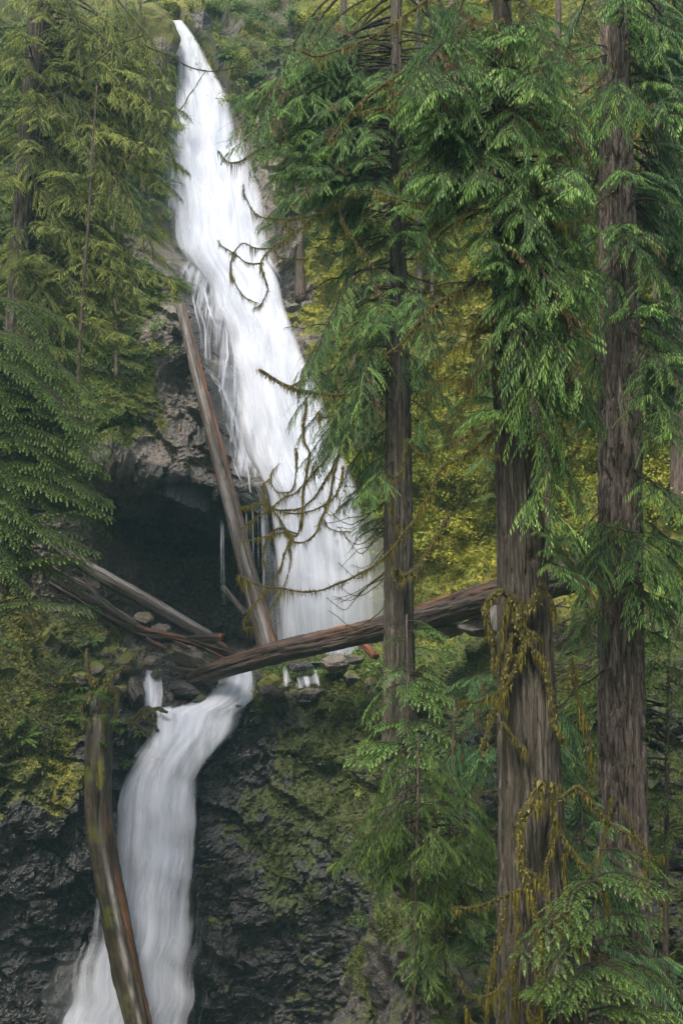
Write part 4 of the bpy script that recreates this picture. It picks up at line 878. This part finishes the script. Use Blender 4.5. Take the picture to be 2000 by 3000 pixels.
# ------------------------------------------------------------------ shrubs and ferns on the slopes
def shrub_mesh(seed, lm, R0=.7, n=420, ls=.085):
    g = np.random.default_rng(seed); wood, leaf = Acc(), Acc()
    for s in range(7):
        a = g.uniform(0, 6.283); d = unit(np.array((math.cos(a) * .7, math.sin(a) * .7, 1.0))); L = R0 * g.uniform(.8, 1.5); t = np.linspace(0, 1, 7)[:, None]
        C = d * t * L + np.array((d[0], d[1], -.5)) * t ** 2 * .35 * L; tw(wood, C, .014, .004, 4)
        k = n // 7; ti = g.uniform(.25, 1, k); p = np.stack([np.interp(ti, t[:, 0], C[:, c]) for c in range(3)], 1) + g.normal(0, .14 * R0, (k, 3))
        dv = unit(g.normal(0, 1, (k, 3)) + np.array((0, 0, -.2))); nn = unit(np.array((0, -.4, 1.0)) + g.normal(0, .5, (k, 3))); sd = unit(np.cross(dv, nn)); dv = unit(np.cross(nn, sd))
        l = ls * g.uniform(.6, 1.3, k)[:, None]
        leaf.put(np.stack([p, p + dv * l * .5 - sd * l * .33, p + dv * l, p + dv * l * .5 + sd * l * .33], 1).reshape(-1, 3), Q=np.arange(k * 4).reshape(k, 4), a=np.repeat(g.uniform(.1, .95, k), 4))
    return wood.mesh('stems', M_TWIG, True, 'w'), leaf.mesh('leaves', lm, False)
def fern_mesh(seed):
    g = np.random.default_rng(seed); leaf = Acc()
    for k in range(13):
        a = k / 13 * 6.283 + g.uniform(-.2, .2); d = unit(np.array((math.cos(a), math.sin(a), g.uniform(.5, 1.3))))
        spray(leaf, np.zeros(3), d, unit(np.cross(UP, d)), g.uniform(.6, 1.0), .13, .035, .45, g.uniform(.1, .5), g, .014)
    return leaf.mesh('fern', M_FERN, False)
SHR = {m.name: [shrub_mesh(500 + i, m) for i in range(2)] for m in (M_OLIVE, M_LIME, M_HEM)}
FERN = [fern_mesh(520 + i) for i in range(3)]
def scatter(regs, kind, label, group, seed, mats=None, smin=.7, smax=1.3):
    g = np.random.default_rng(seed)
    for (x0, x1, y0, y1, cnt) in regs:
        for i in range(cnt):
            loc, nor = hit(g.uniform(x0, x1), g.uniform(y0, y1))
            if loc is None or nor.z < -.25: continue
            up = (Vector((0, 0, 1)) * .75 + nor * .6).normalized(); rot = Vector((0, 0, 1)).rotation_difference(up).to_matrix().to_4x4()
            mw = Matrix.Translation(loc - up * .05) @ rot @ Matrix.Rotation(g.uniform(0, 6.28), 4, 'Z') @ Matrix.Scale(g.uniform(smin, smax), 4)
            if kind == 'fern': add('sword_fern', FERN[i % 3], None, label, 'fern', group, None, mw)
            else:
                m = mats[int(g.integers(0, len(mats)))]; wm, lm = SHR[m.name][i % 2]
                lab = label.replace('yellow green shrub', 'bright lime yellow shrub' if m is M_LIME else 'dull olive shrub').replace('olive green shrub', 'dark green shrub' if m is M_HEM else 'olive green shrub').replace('small leafy plant', 'small dark leafy plant' if m is M_HEM else 'small olive leafy plant')
                t = add('leafy_shrub', None, None, lab, 'shrub', group, None, mw); add('stems', wm, t); add('foliage', lm, t)
scatter([(870, 1460, 560, 1700, 46), (1560, 2000, 1150, 1680, 16), (900, 1500, 150, 560, 18)], 'shrub', 'yellow green shrub on the mossy slope right of the fall', 'shrubs on the mossy slope right of the fall', 601, [M_LIME, M_OLIVE, M_LIME], .8, 1.8)
scatter([(1210, 1440, 1380, 1680, 18), (1310, 1450, 690, 890, 9), (1880, 1990, 1290, 1460, 6)], 'shrub', 'glowing yellow bush on the slope seen between the big trunks', 'yellow bushes seen between the big trunks', 612, [M_LIME], .9, 1.6)
scatter([(1290, 1440, 1600, 1690, 9)], 'shrub', 'bright fresh green leafy plant on the slope just above the fallen log', 'fresh green plants above the fallen log', 602, [M_LIME], .5, .8)
scatter([(20, 480, 60, 850, 34), (230, 500, 850, 1250, 12)], 'shrub', 'olive green shrub clinging to the cliff left of the fall', 'shrubs on the cliff left of the fall', 603, [M_OLIVE, M_HEM, M_OLIVE], .6, 1.1)
scatter([(20, 330, 1850, 2250, 12), (250, 420, 2060, 2260, 5)], 'shrub', 'small leafy plant on the mossy bank left of the stream', 'small plants on the mossy left bank', 604, [M_HEM, M_OLIVE], .35, .6)
scatter([(900, 1150, 2020, 2250, 7), (1050, 1250, 2300, 2950, 9)], 'shrub', 'dark green plant on the wet wall right of the lower fall', 'plants on the wet wall right of the lower fall', 606, [M_HEM, M_OLIVE], .35, .7)
scatter([(380, 520, 250, 900, 16), (280, 500, 600, 1250, 16), (500, 560, 620, 860, 4)], 'fern', 'sword fern hanging on the cliff left of the fall', 'ferns on the cliff left of the fall', 605)
scatter([(60, 330, 1850, 2250, 9), (370, 420, 2130, 2260, 4)], 'fern', 'sword fern on the mossy bank beside the leaning mossy log', 'ferns on the mossy left bank', 607, None, .6, 1.0)
scatter([(860, 1460, 500, 1650, 26), (1600, 2000, 1200, 1700, 8)], 'fern', 'sword fern on the mossy slope right of the fall', 'ferns on the mossy slope right of the fall', 608, None, .9, 1.6)
scatter([(370, 500, 0, 200, 10), (560, 860, 10, 320, 22), (600, 900, 0, 60, 12)], 'shrub', 'dark green shrub crowding the lip of the upper fall', 'shrubs around the lip of the upper fall', 609, [M_HEM, M_OLIVE], .8, 1.5)
scatter([(560, 850, 40, 330, 8), (380, 500, 60, 260, 5)], 'fern', 'fern hanging over the lip of the upper fall', 'ferns around the lip of the upper fall', 610, None, 1.0, 1.5)
g = np.random.default_rng(611)
for i, (x, y) in enumerate([(255, 2065), (285, 2045), (325, 2060), (300, 2110), (262, 2125), (335, 2130), (310, 2190)]):
    t = add('leafy_shrub', None, None, 'small green plant growing on the root mass of the upright log', 'shrub', 'plants on the upright log', None, Matrix.Translation(W(x, y, 42.3 - .002 * (y - 2040))) @ Matrix.Scale(g.uniform(.35, .55), 4))
    wm, lm = SHR[M_HEM.name][i % 2]; add('stems', wm, t); add('foliage', lm, t)
# fine leaves and moss tips over the mossy rock
def ground_cover(name, mask_w, count, lm, smin, smax, seed):
    g = np.random.default_rng(seed)
    vis = (C_PX > -80) & (C_PX < 2080) & (C_PY > -60) & (C_PY < 3060) & (C_T < 9)
    wgt = np.where(vis, mask_w, 0); wgt = wgt / wgt.sum(); i = g.choice(len(CV), count, p=wgt)
    p = CV[i] + g.normal(0, .06, (count, 3)); n = C_N[i]; dv = unit(n * .8 + g.normal(0, .8, (count, 3)) + UP * .1); sd = unit(np.cross(dv, g.normal(0, 1, (count, 3)))); l = g.uniform(smin, smax, count)[:, None]
    a = Acc(); a.put(np.stack([p - sd * l * .22, p + sd * l * .22, p + dv * l + UP * -.25 * l], 1).reshape(-1, 3), T=np.arange(count * 3).reshape(-1, 3), a=np.repeat(g.uniform(0, 1, count), 3))
    add(name, a.mesh(name, lm, False), None, None, None, None, 'stuff')
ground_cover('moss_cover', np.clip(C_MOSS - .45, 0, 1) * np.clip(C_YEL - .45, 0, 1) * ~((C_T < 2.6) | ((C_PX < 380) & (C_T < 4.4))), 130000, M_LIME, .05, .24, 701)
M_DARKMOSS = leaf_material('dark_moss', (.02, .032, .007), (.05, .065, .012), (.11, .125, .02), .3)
LOWP = (C_T < 2.6) | ((C_PX < 380) & (C_T < 4.4))  # low wall and left bank; on the bank darker moss carries the hemlock's shade
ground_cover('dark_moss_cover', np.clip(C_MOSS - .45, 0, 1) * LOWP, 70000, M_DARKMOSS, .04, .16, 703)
ground_cover('low_plants', np.clip(C_MOSS - .5, 0, 1) * np.clip(1.1 - C_YEL, 0, 1) * ~LOWP, 130000, M_HEM, .05, .2, 702)

# ------------------------------------------------------------------ logs
def log_disp(amp, seed):
    def f(th, s, r):
        q = np.stack([np.cos(th) * 2.2 + 0 * s, np.sin(th) * 2.2 + 0 * s, s * .35 + 0 * th + seed * 5], -1)
        fine = np.stack([np.cos(th) * 7 + 0 * s, np.sin(th) * 7 + 0 * s, s * .5 + 0 * th + seed], -1)
        kn = np.clip(perlin(np.stack([np.cos(th) * 3 + 0 * s, np.sin(th) * 3 + 0 * s, s * 1.6 + 0 * th + seed * 3], -1)) - .5, 0, 1)
        return r * amp * (fbm(q, 3) * .8 - np.clip(.16 - np.abs(fbm(fine, 3)), 0, 1) * 3.2 + kn * 1.6 + .25 * perlin(fine * np.array((2.5, 2.5, 6))))
    return f
def log(name, label, pts, material, amp=.16, seed=0, blobs=None, m=96, cat='log', group=None, step=.05):
    A = np.array([(*W(a, b, D), pxm(wd, D) / 2) for a, b, D, wd in pts]); C = curve_pts(A, step); o = A[-1, :3].copy()
    V, Q, T, uv = tube(C[:, :3], C[:, 3], m, log_disp(amp, seed))
    # ragged broken ends
    n = len(C); g = np.random.default_rng(seed)
    for e, sgn in ((slice(0, m), -1), (slice((n - 1) * m, n * m), 1)):
        tn = (C[1, :3] - C[0, :3]) if sgn < 0 else (C[-1, :3] - C[-2, :3]); tn = tn / np.linalg.norm(tn) * sgn
        V[e] += np.outer(g.uniform(-.1, .45, m) * C[0, 3], tn)
    at = {k: np.zeros(len(V)) for k in ('pale', 'orange', 'mossy')}
    px, py = to_px(V)
    for (k, cx, cy_, rx, ry, rot, val) in blobs or []:
        c, s_ = math.cos(rot), math.sin(rot); dx, dy = px - cx, py - cy_
        at[k] = np.maximum(at[k], val * np.exp(-((dx * c + dy * s_) / rx) ** 2 - ((-dx * s_ + dy * c) / ry) ** 2))
    me = make_mesh(name, V - o, [Q, T], material, True, at, uv)
    return add(name, me, None, label, cat, group, None, Matrix.Translation(o))
W_GREY = wood_material('grey_wet_wood', (.17, .15, .135), (.07, .048, .03), (.12, .068, .03), .5)
W_RED = wood_material('red_brown_wood', (.085, .062, .05), (.036, .022, .015), (.11, .05, .028), .35)
W_MOSSY = wood_material('mossy_brown_wood', (.09, .075, .05), (.05, .034, .018), (.06, .05, .014), .45, .35)
log('leaning_log', 'long bare log leaning on the wet cliff left of the waterfall', [(530, 900, 50.6, 30), (590, 1140, 49.7, 38), (664, 1430, 48.7, 46), (730, 1690, 47.6, 52), (786, 1900, 46.8, 60)], W_GREY, .12, 1,
    [('orange', 604, 1120, 9, 300, -.24, .8), ('mossy', 560, 960, 10, 40, -.24, .5), ('pale', 560, 1040, 6, 200, -.24, .6), ('pale', 655, 1430, 8, 200, -.24, .7), ('pale', 775, 1840, 6, 90, -.24, .9), ('orange', 795, 1850, 8, 110, -.24, .6), ('mossy', 700, 1640, 16, 90, -.24, .45)])
log('fallen_log', 'massive reddish log lying across the shelf below the waterfall', [(560, 1992, 45.0, 40), (650, 1958, 44.2, 56), (850, 1903, 42.6, 62), (1125, 1838, 40.6, 68), (1300, 1790, 39.3, 78), (1450, 1748, 38.2, 92), (1700, 1678, 36.5, 98), (1800, 1650, 35.8, 98)], W_RED, .2, 2,
    [('orange', 1000, 1830, 60, 12, -.26, .6), ('orange', 1280, 1752, 70, 10, -.28, .6), ('orange', 700, 1918, 60, 8, -.28, .4), ('mossy', 1560, 1690, 40, 12, -.28, .5)])
log('slanting_log', 'smooth grey log slanting down from under the hemlock to the cave floor', [(120, 1560, 46.0, 34), (250, 1658, 46.2, 40), (430, 1762, 46.6, 44), (612, 1868, 47.0, 40)], W_GREY, .13, 3, [('pale', 330, 1690, 160, 7, .53, .8), ('pale', 520, 1800, 120, 7, .53, .8)])
log('broken_log', 'split red-brown log with a splintered end below the smooth grey log', [(150, 1700, 45.2, 30), (280, 1772, 45.4, 40), (375, 1826, 45.6, 42), (420, 1852, 45.6, 34), (560, 1880, 45.5, 24), (640, 1912, 45.3, 20), (705, 1924, 45.2, 14)], W_RED, .3, 4, [('orange', 480, 1850, 90, 10, .3, .7), ('pale', 330, 1780, 60, 6, .5, .5)])
log('upright_log', 'mossy upright log leaning in the lower waterfall with orange and bare pale streaks', [(292, 2095, 43.2, 70), (290, 2160, 42.6, 76), (291, 2383, 42.1, 78), (316, 2574, 41.8, 78), (354, 2765, 41.5, 78), (406, 3000, 41.2, 76), (440, 3130, 41.0, 76)], W_MOSSY, .12, 5,
    [('mossy', 293, 2270, 16, 70, 0, 1.2), ('mossy', 280, 2120, 40, 40, 0, .7), ('orange', 316, 2430, 6, 30, 0, .9), ('orange', 325, 2500, 7, 35, -.1, 1.), ('pale', 334, 2640, 7, 120, -.2, 1.), ('pale', 362, 2790, 8, 70, -.2, 1.), ('orange', 372, 2700, 9, 200, -.22, .75), ('orange', 425, 2900, 9, 150, -.22, .75), ('pale', 385, 2905, 6, 30, -.2, .8), ('pale', 408, 2990, 5, 40, -.2, .8)])
log('grey_branch_log', 'thin grey weathered branch lying along the broken red log', [(130, 1655, 45.0, 12), (260, 1720, 44.9, 16), (300, 1760, 44.9, 16), (395, 1830, 45.0, 9)], W_GREY, .3, 6, m=20)
log('short_log', 'short dark log with a snapped yellowish end in front of the cave', [(530, 1872, 45.6, 18), (600, 1868, 45.3, 22), (652, 1866, 45.1, 24)], W_RED, .3, 7, [('orange', 648, 1866, 10, 12, 0, .9)], m=24)
log('cave_log', 'faint log lying in the dark at the back of the cave', [(655, 1720, 51, 14), (690, 1765, 50.6, 18), (722, 1800, 50.2, 18)], W_GREY, .2, 8, m=24)
log('low_log', 'dark sunken log at the water line under the fallen log', [(480, 1950, 45.3, 10), (540, 1964, 45.0, 16), (600, 1972, 44.9, 18)], W_RED, .3, 9, m=20)
log('orange_log', 'bright orange broken wood end under the fallen log', [(1062, 1885, 43.5, 22), (1078, 1902, 43.0, 24), (1100, 1922, 42.4, 22)], W_RED, .25, 10, [('orange', 1080, 1900, 60, 60, 0, 1.)], m=20)
log('cut_stump', 'pale grey log end standing behind the shaggy cedar under the fallen log', [(1455, 1790, 36.5, 44), (1446, 1820, 36.3, 44), (1440, 1850, 36.2, 40)], W_GREY, .08, 11, [('pale', 1446, 1820, 60, 60, 0, .6)], m=24, cat='stump')
for i, (a, b, c, d, wd) in enumerate([(590, 1885, 700, 1932, 15), (560, 1876, 690, 1915, 12), (510, 1880, 560, 1902, 14), (430, 1870, 480, 1905, 14), (600, 1900, 670, 1936, 10), (640, 1880, 668, 1900, 12), (455, 1885, 488, 1902, 16)]):
    log('wood_splinter', 'long torn splinter of red wood in the log jam before the cave', [(a, b, 45.2 - .1 * i, wd * .7), ((a + c) / 2, (b + d) / 2, 45.1 - .1 * i, wd), (c, d, 45.0 - .1 * i, wd * .4)], W_RED, .5, 20 + i, [('orange', (a + c) / 2, (b + d) / 2, 60, 12, .4, .5)], m=10, group='torn wood splinters in the log jam', cat='splinter')

# ------------------------------------------------------------------ boulders
import bmesh
def rock_mesh(seed, sx, sy, sz, material, moss, wet, cuts=9, sub=4):
    bm = bmesh.new(); bmesh.ops.create_icosphere(bm, subdivisions=sub, radius=1.0); V = np.array([v.co[:] for v in bm.verts]); F = np.array([[v.index for v in f.verts] for f in bm.faces]); bm.free()
    g = np.random.default_rng(seed)
    for k in range(cuts):
        n = unit(g.normal(0, 1, 3)); d = g.uniform(.5, .85); h = V @ n; V = V - np.outer(np.clip(h - d, 0, None) * .92, n)
    V = V + unit(V) * (.08 * fbm(V * 1.6 + seed, 3) + .05 * facet(V * 3 + seed))[:, None]
    V = V * np.array((sx, sy, sz)); nz = unit(V)[:, 2]
    nn = len(V); return make_mesh('rock', V, F, material, False, dict(moss=np.clip(moss * (.55 + .6 * nz) + .12 * fbm(V * 2, 2), 0, 1), wet=np.full(nn, wet), yellow=np.full(nn, .25), soil=np.full(nn, .15)))
def rock(label, px, py, wpx, hpx, D, moss, wet, seed, cat='boulder', name='boulder', group=None, rz=0, tilt=0):
    a, b = pxm(wpx, D) / 2, pxm(hpx, D) / 2
    return add(name, rock_mesh(seed, a * 1.1, max(a, b) * .9, b * 1.15, M_TERR, moss, wet), None, label, cat, group, None, Matrix.Translation(W(px, py, D)) @ Matrix.Rotation(tilt, 4, 'Y') @ Matrix.Rotation(rz, 4, 'Z'))
rock('large flat-faced tan slab wedged under the log jam', 560, 1928, 125, 74, 45.6, .1, .25, 31, tilt=.45)
rock('rounded mossy boulder beside the log jam left of the side cascade', 374, 1942, 74, 66, 45.4, .85, .6, 32)
rock('small reddish brown stone next to the mossy boulder', 440, 1938, 34, 30, 45.6, .0, .1, 33)
rock('black wet boulder splitting the stream below the fallen log', 560, 2016, 112, 62, 45.2, .15, 1, 34)
rock('low wet rock at the right edge of the stream under the fallen log', 650, 1996, 60, 40, 45.6, .3, 1, 35)
rock('pale dry boulder on the shelf beneath the fallen log', 975, 1940, 92, 44, 45.2, .1, .3, 36)
rock('dark wet rock between the two small right-hand trickles', 880, 1958, 70, 40, 45.6, .3, 1, 37)
rock('mossy rock at the lip right of the stream', 800, 2012, 92, 60, 44.8, .9, .8, 38)
rock('wet rock under the small right-hand trickles', 900, 2036, 120, 44, 44.7, .5, 1, 39)
rock('dark rock left of the side cascade', 400, 2030, 60, 90, 44.8, .3, .9, 40)
rock('wet black rock below the side cascade', 520, 2068, 90, 40, 45.0, .15, 1, 41)
rock('grey stone on the cave floor behind the smooth grey log', 470, 1846, 60, 40, 49, .25, .7, 42)
rock('mossy stone on the cave floor near the log jam', 420, 1815, 60, 40, 49.5, .5, .7, 43)
rock('grey wet rock in the gap under the right end of the fallen log', 1400, 1830, 130, 60, 39, .3, .7, 44)
rock('lichen grey rock under the fallen log beside the slim cedar', 1300, 1850, 130, 60, 40, .5, .6, 45)
for i, (x, y, a, b, D) in enumerate([(330, 1985, 60, 44, 44.8), (280, 1960, 50, 40, 44.6), (350, 2020, 44, 40, 44.7), (240, 1990, 60, 40, 44.3), (310, 1915, 40, 34, 45.4), (455, 1975, 30, 26, 45.6), (690, 2022, 34, 22, 45.3), (1030, 1985, 60, 36, 44.6), (1090, 2010, 70, 44, 43.8), (1040, 1930, 50, 30, 45.4), (585, 2046, 50, 26, 44.8), (505, 2100, 54, 24, 44.4), (690, 2066, 34, 18, 44.7), (640, 2012, 26, 14, 45.4)]):
    rock('wet mossy stone among the rubble along the shelf edge', x, y, a, b, D, .6, .8, 60 + i, 'stone', 'stone', 'rubble stones along the shelf edge')

rock('big moss-grown hump of rock at the left edge of the fall top', 425, 120, 190, 190, 58.2, 1.3, 0, 46)
rock('dark wet rock at the right edge of the fall top', 590, 75, 90, 70, 60.3, .3, 1, 47)
rock('mossy rock behind the lip of the fall', 478, 52, 60, 50, 60.8, 1.2, .2, 48)
def outcrop(seed, c, sx, sy, sz):
    bm = bmesh.new(); bmesh.ops.create_icosphere(bm, subdivisions=6, radius=1.0); V = np.array([v.co[:] for v in bm.verts]); F = np.array([[v.index for v in f.verts] for f in bm.faces]); bm.free()
    n = unit(V); V = V * np.array((sx, sy, sz)); q = V + seed
    V = V + n * (.45 * fbm(q * .6, 3) + .3 * facet(q * 1.1) + .14 * facet(q * 2.6) + .05 * facet(q * 6))[:, None] * np.array((1, 1, .7))
    nn = len(V); mo = np.clip(.42 + .3 * n[:, 2] + .4 * fbm(q * .9, 3), 0, 1)
    o = add('mossy_outcrop', make_mesh('mossy_outcrop', V, F, M_TERR, False, dict(moss=mo, wet=np.full(nn, .9), yellow=np.full(nn, .05), soil=np.full(nn, .1))), kind='structure', mw=Matrix.Translation(c))
    g = np.random.default_rng(seed); k = 16000; w_ = np.clip(mo - .45, 0, 1); i = g.choice(nn, k, p=w_ / w_.sum()); p = V[i] + g.normal(0, .03, (k, 3)); dv = unit(n[i] * .8 + g.normal(0, .8, (k, 3))); sd = unit(np.cross(dv, g.normal(0, 1, (k, 3)))); l = g.uniform(.03, .11, k)[:, None]
    ac = Acc(); ac.put(np.stack([p - sd * l * .22, p + sd * l * .22, p + dv * l - UP * .3 * l], 1).reshape(-1, 3), T=np.arange(k * 3).reshape(-1, 3), a=np.repeat(g.uniform(0, 1, k), 3))
    add('moss', ac.mesh('moss', M_DARKMOSS, False), o, kind='stuff')
outcrop(83, W(1250, 2960, 28.6), 1.25, 1.7, 4.6)
outcrop(84, W(1130, 3060, 30.0), 1.1, 1.5, 2.6)
# ------------------------------------------------------------------ root mass on the upright log, root claw
st_ = thing('root_mass', W(290, 2090, 42.8), 'dark mossy root mass on top of the upright log', 'roots')
add('root_wad', rock_mesh(71, .62, .6, .75, M_TERR, .6, .9, 9), st_, mw=Matrix.Translation((0.0, .35, .25)))
for i, p in enumerate([[(300, 2020, 42.9), (330, 2010, 42.7), (345, 2060, 42.6), (330, 2120, 42.4)], [(270, 2030, 42.8), (245, 2060, 42.6), (240, 2130, 42.4)], [(310, 2000, 43), (350, 1960, 43), (380, 1950, 43.2)], [(280, 2000, 43), (255, 1960, 43), (250, 1900, 43.3)], [(300, 2060, 42.6), (310, 2130, 42.3), (300, 2190, 42.1)]]):
    mossy_limb(st_, p, pxm(12, 43), pxm(5, 43), 430 + i, M_MOSSLIMB, .7, 'root', .1)
cl = thing('root_claw', W(420, 2090, 44.2), 'dark twisted root jutting over the stream like a claw', 'roots')
for i, p in enumerate([[(380, 2110, 44.3), (420, 2085, 44.1), (460, 2075, 43.9), (490, 2085, 43.8)], [(420, 2085, 44.1), (440, 2110, 43.9), (452, 2130, 43.8), (464, 2146, 43.7)], [(430, 2080, 44.1), (455, 2095, 43.9), (452, 2112, 43.8)], [(380, 2110, 44.3), (410, 2130, 44.1), (440, 2150, 44)]]):
    mossy_limb(cl, p, pxm(15, 44), pxm(6, 44), 440 + i, M_TWIG, .25, 'root', .1)

# ------------------------------------------------------------------ sticks of the debris pile and on the left bank
def stick(a, b, c, d, D0, D1, wpx, label, group, seed, m_=None):
    A = np.array([W(a, b, D0), W((a + c) / 2 + 4, (b + d) / 2 - 5, (D0 + D1) / 2), W(c, d, D1)]); C = curve_pts(A, .12); q = C * 2 + seed
    C = C + .04 * np.stack([perlin(q), perlin(q + 9), perlin(q + 18)], 1); o = C[0].copy()
    V, Q, T, uv = tube(C - o, np.linspace(1, .45, len(C)) * pxm(wpx, D0) / 2, 6)
    return add('stick', make_mesh('stick', V, [Q, T], m_ or M_DEADTWIG, True, None, uv), None, label, 'stick', group, None, Matrix.Translation(o))
g = np.random.default_rng(77)
for i in range(46):
    x, y = g.uniform(1600, 1800), g.uniform(1770, 1990); an = g.normal(-.25, .45); L = g.uniform(50, 150)
    stick(x - L * math.cos(an) * .5, y - L * math.sin(an) * .5, x + L * math.cos(an) * .5, y + L * math.sin(an) * .5, 32 + g.uniform(-1, 1), 32 + g.uniform(-1, 1), g.uniform(4, 11), 'dead grey stick heaped under the right end of the fallen log', 'sticks heaped under the fallen log', i)
for i in range(24):
    x, y = g.uniform(60, 330), g.uniform(1640, 2000); loc, nor = hit(x, y); D = loc.y - .15; an = g.uniform(.3, 1.5); L = g.uniform(40, 120)
    stick(x - L * math.cos(an) * .5, y - L * math.sin(an) * .5, x + L * math.cos(an) * .5, y + L * math.sin(an) * .5, D - .2, D - .2, g.uniform(2.5, 6), 'dead stick caught on the bank below the hemlock', 'sticks caught on the left bank', 50 + i)

# ------------------------------------------------------------------ spray where the water lands
def mist(px, py, D, rx, ry, rz, dens):
    m = bpy.data.materials.new('mist'); m.use_nodes = True; n = m.node_tree.nodes; l = m.node_tree.links; n.remove(n['Principled BSDF'])
    v = n.new('ShaderNodeVolumePrincipled'); v.inputs['Color'].default_value = (.92, .95, .98, 1); v.inputs['Density'].default_value = dens
    l.new(v.outputs[0], n['Material Output'].inputs['Volume'])
    bm = bmesh.new(); bmesh.ops.create_icosphere(bm, subdivisions=4, radius=1.0); me = bpy.data.meshes.new('mist'); bm.to_mesh(me); bm.free()
    V = np.array([v.co[:] for v in me.vertices]) * np.array((rx, ry, rz)); me.vertices.foreach_set('co', V.astype(np.float32).ravel()); me.materials.append(m)
    add('mist', me, kind='stuff', mw=Matrix.Translation(W(px, py, D)))
mist(985, 1800, 49.2, 2.8, .9, 1.8, .2)
mist(1080, 1700, 49.6, 1.2, .8, 2.8, .18)
mist(330, 2930, 41.9, 2.4, .5, 2.0, .12)

# ------------------------------------------------------------------ haze in the ravine
HAZE = True
def haze():
    m = bpy.data.materials.new('haze'); m.use_nodes = True; n = m.node_tree.nodes; l = m.node_tree.links; n.remove(n['Principled BSDF'])
    v = n.new('ShaderNodeVolumePrincipled'); v.inputs['Color'].default_value = (.48, .84, .92, 1); v.inputs['Density'].default_value = .0007; v.inputs['Anisotropy'].default_value = .1
    l.new(v.outputs[0], n['Material Output'].inputs['Volume'])
    x0, x1, y0, y1, z0, z1 = -85, 85, -80, 130, -24, 86
    V = [(x, y, z) for x in (x0, x1) for y in (y0, y1) for z in (z0, z1)]; F = [[0, 1, 3, 2], [4, 6, 7, 5], [0, 4, 5, 1], [2, 3, 7, 6], [0, 2, 6, 4], [1, 5, 7, 3]]
    add('haze', make_mesh('haze', V, np.array(F), m, False), kind='stuff')
if HAZE: haze()
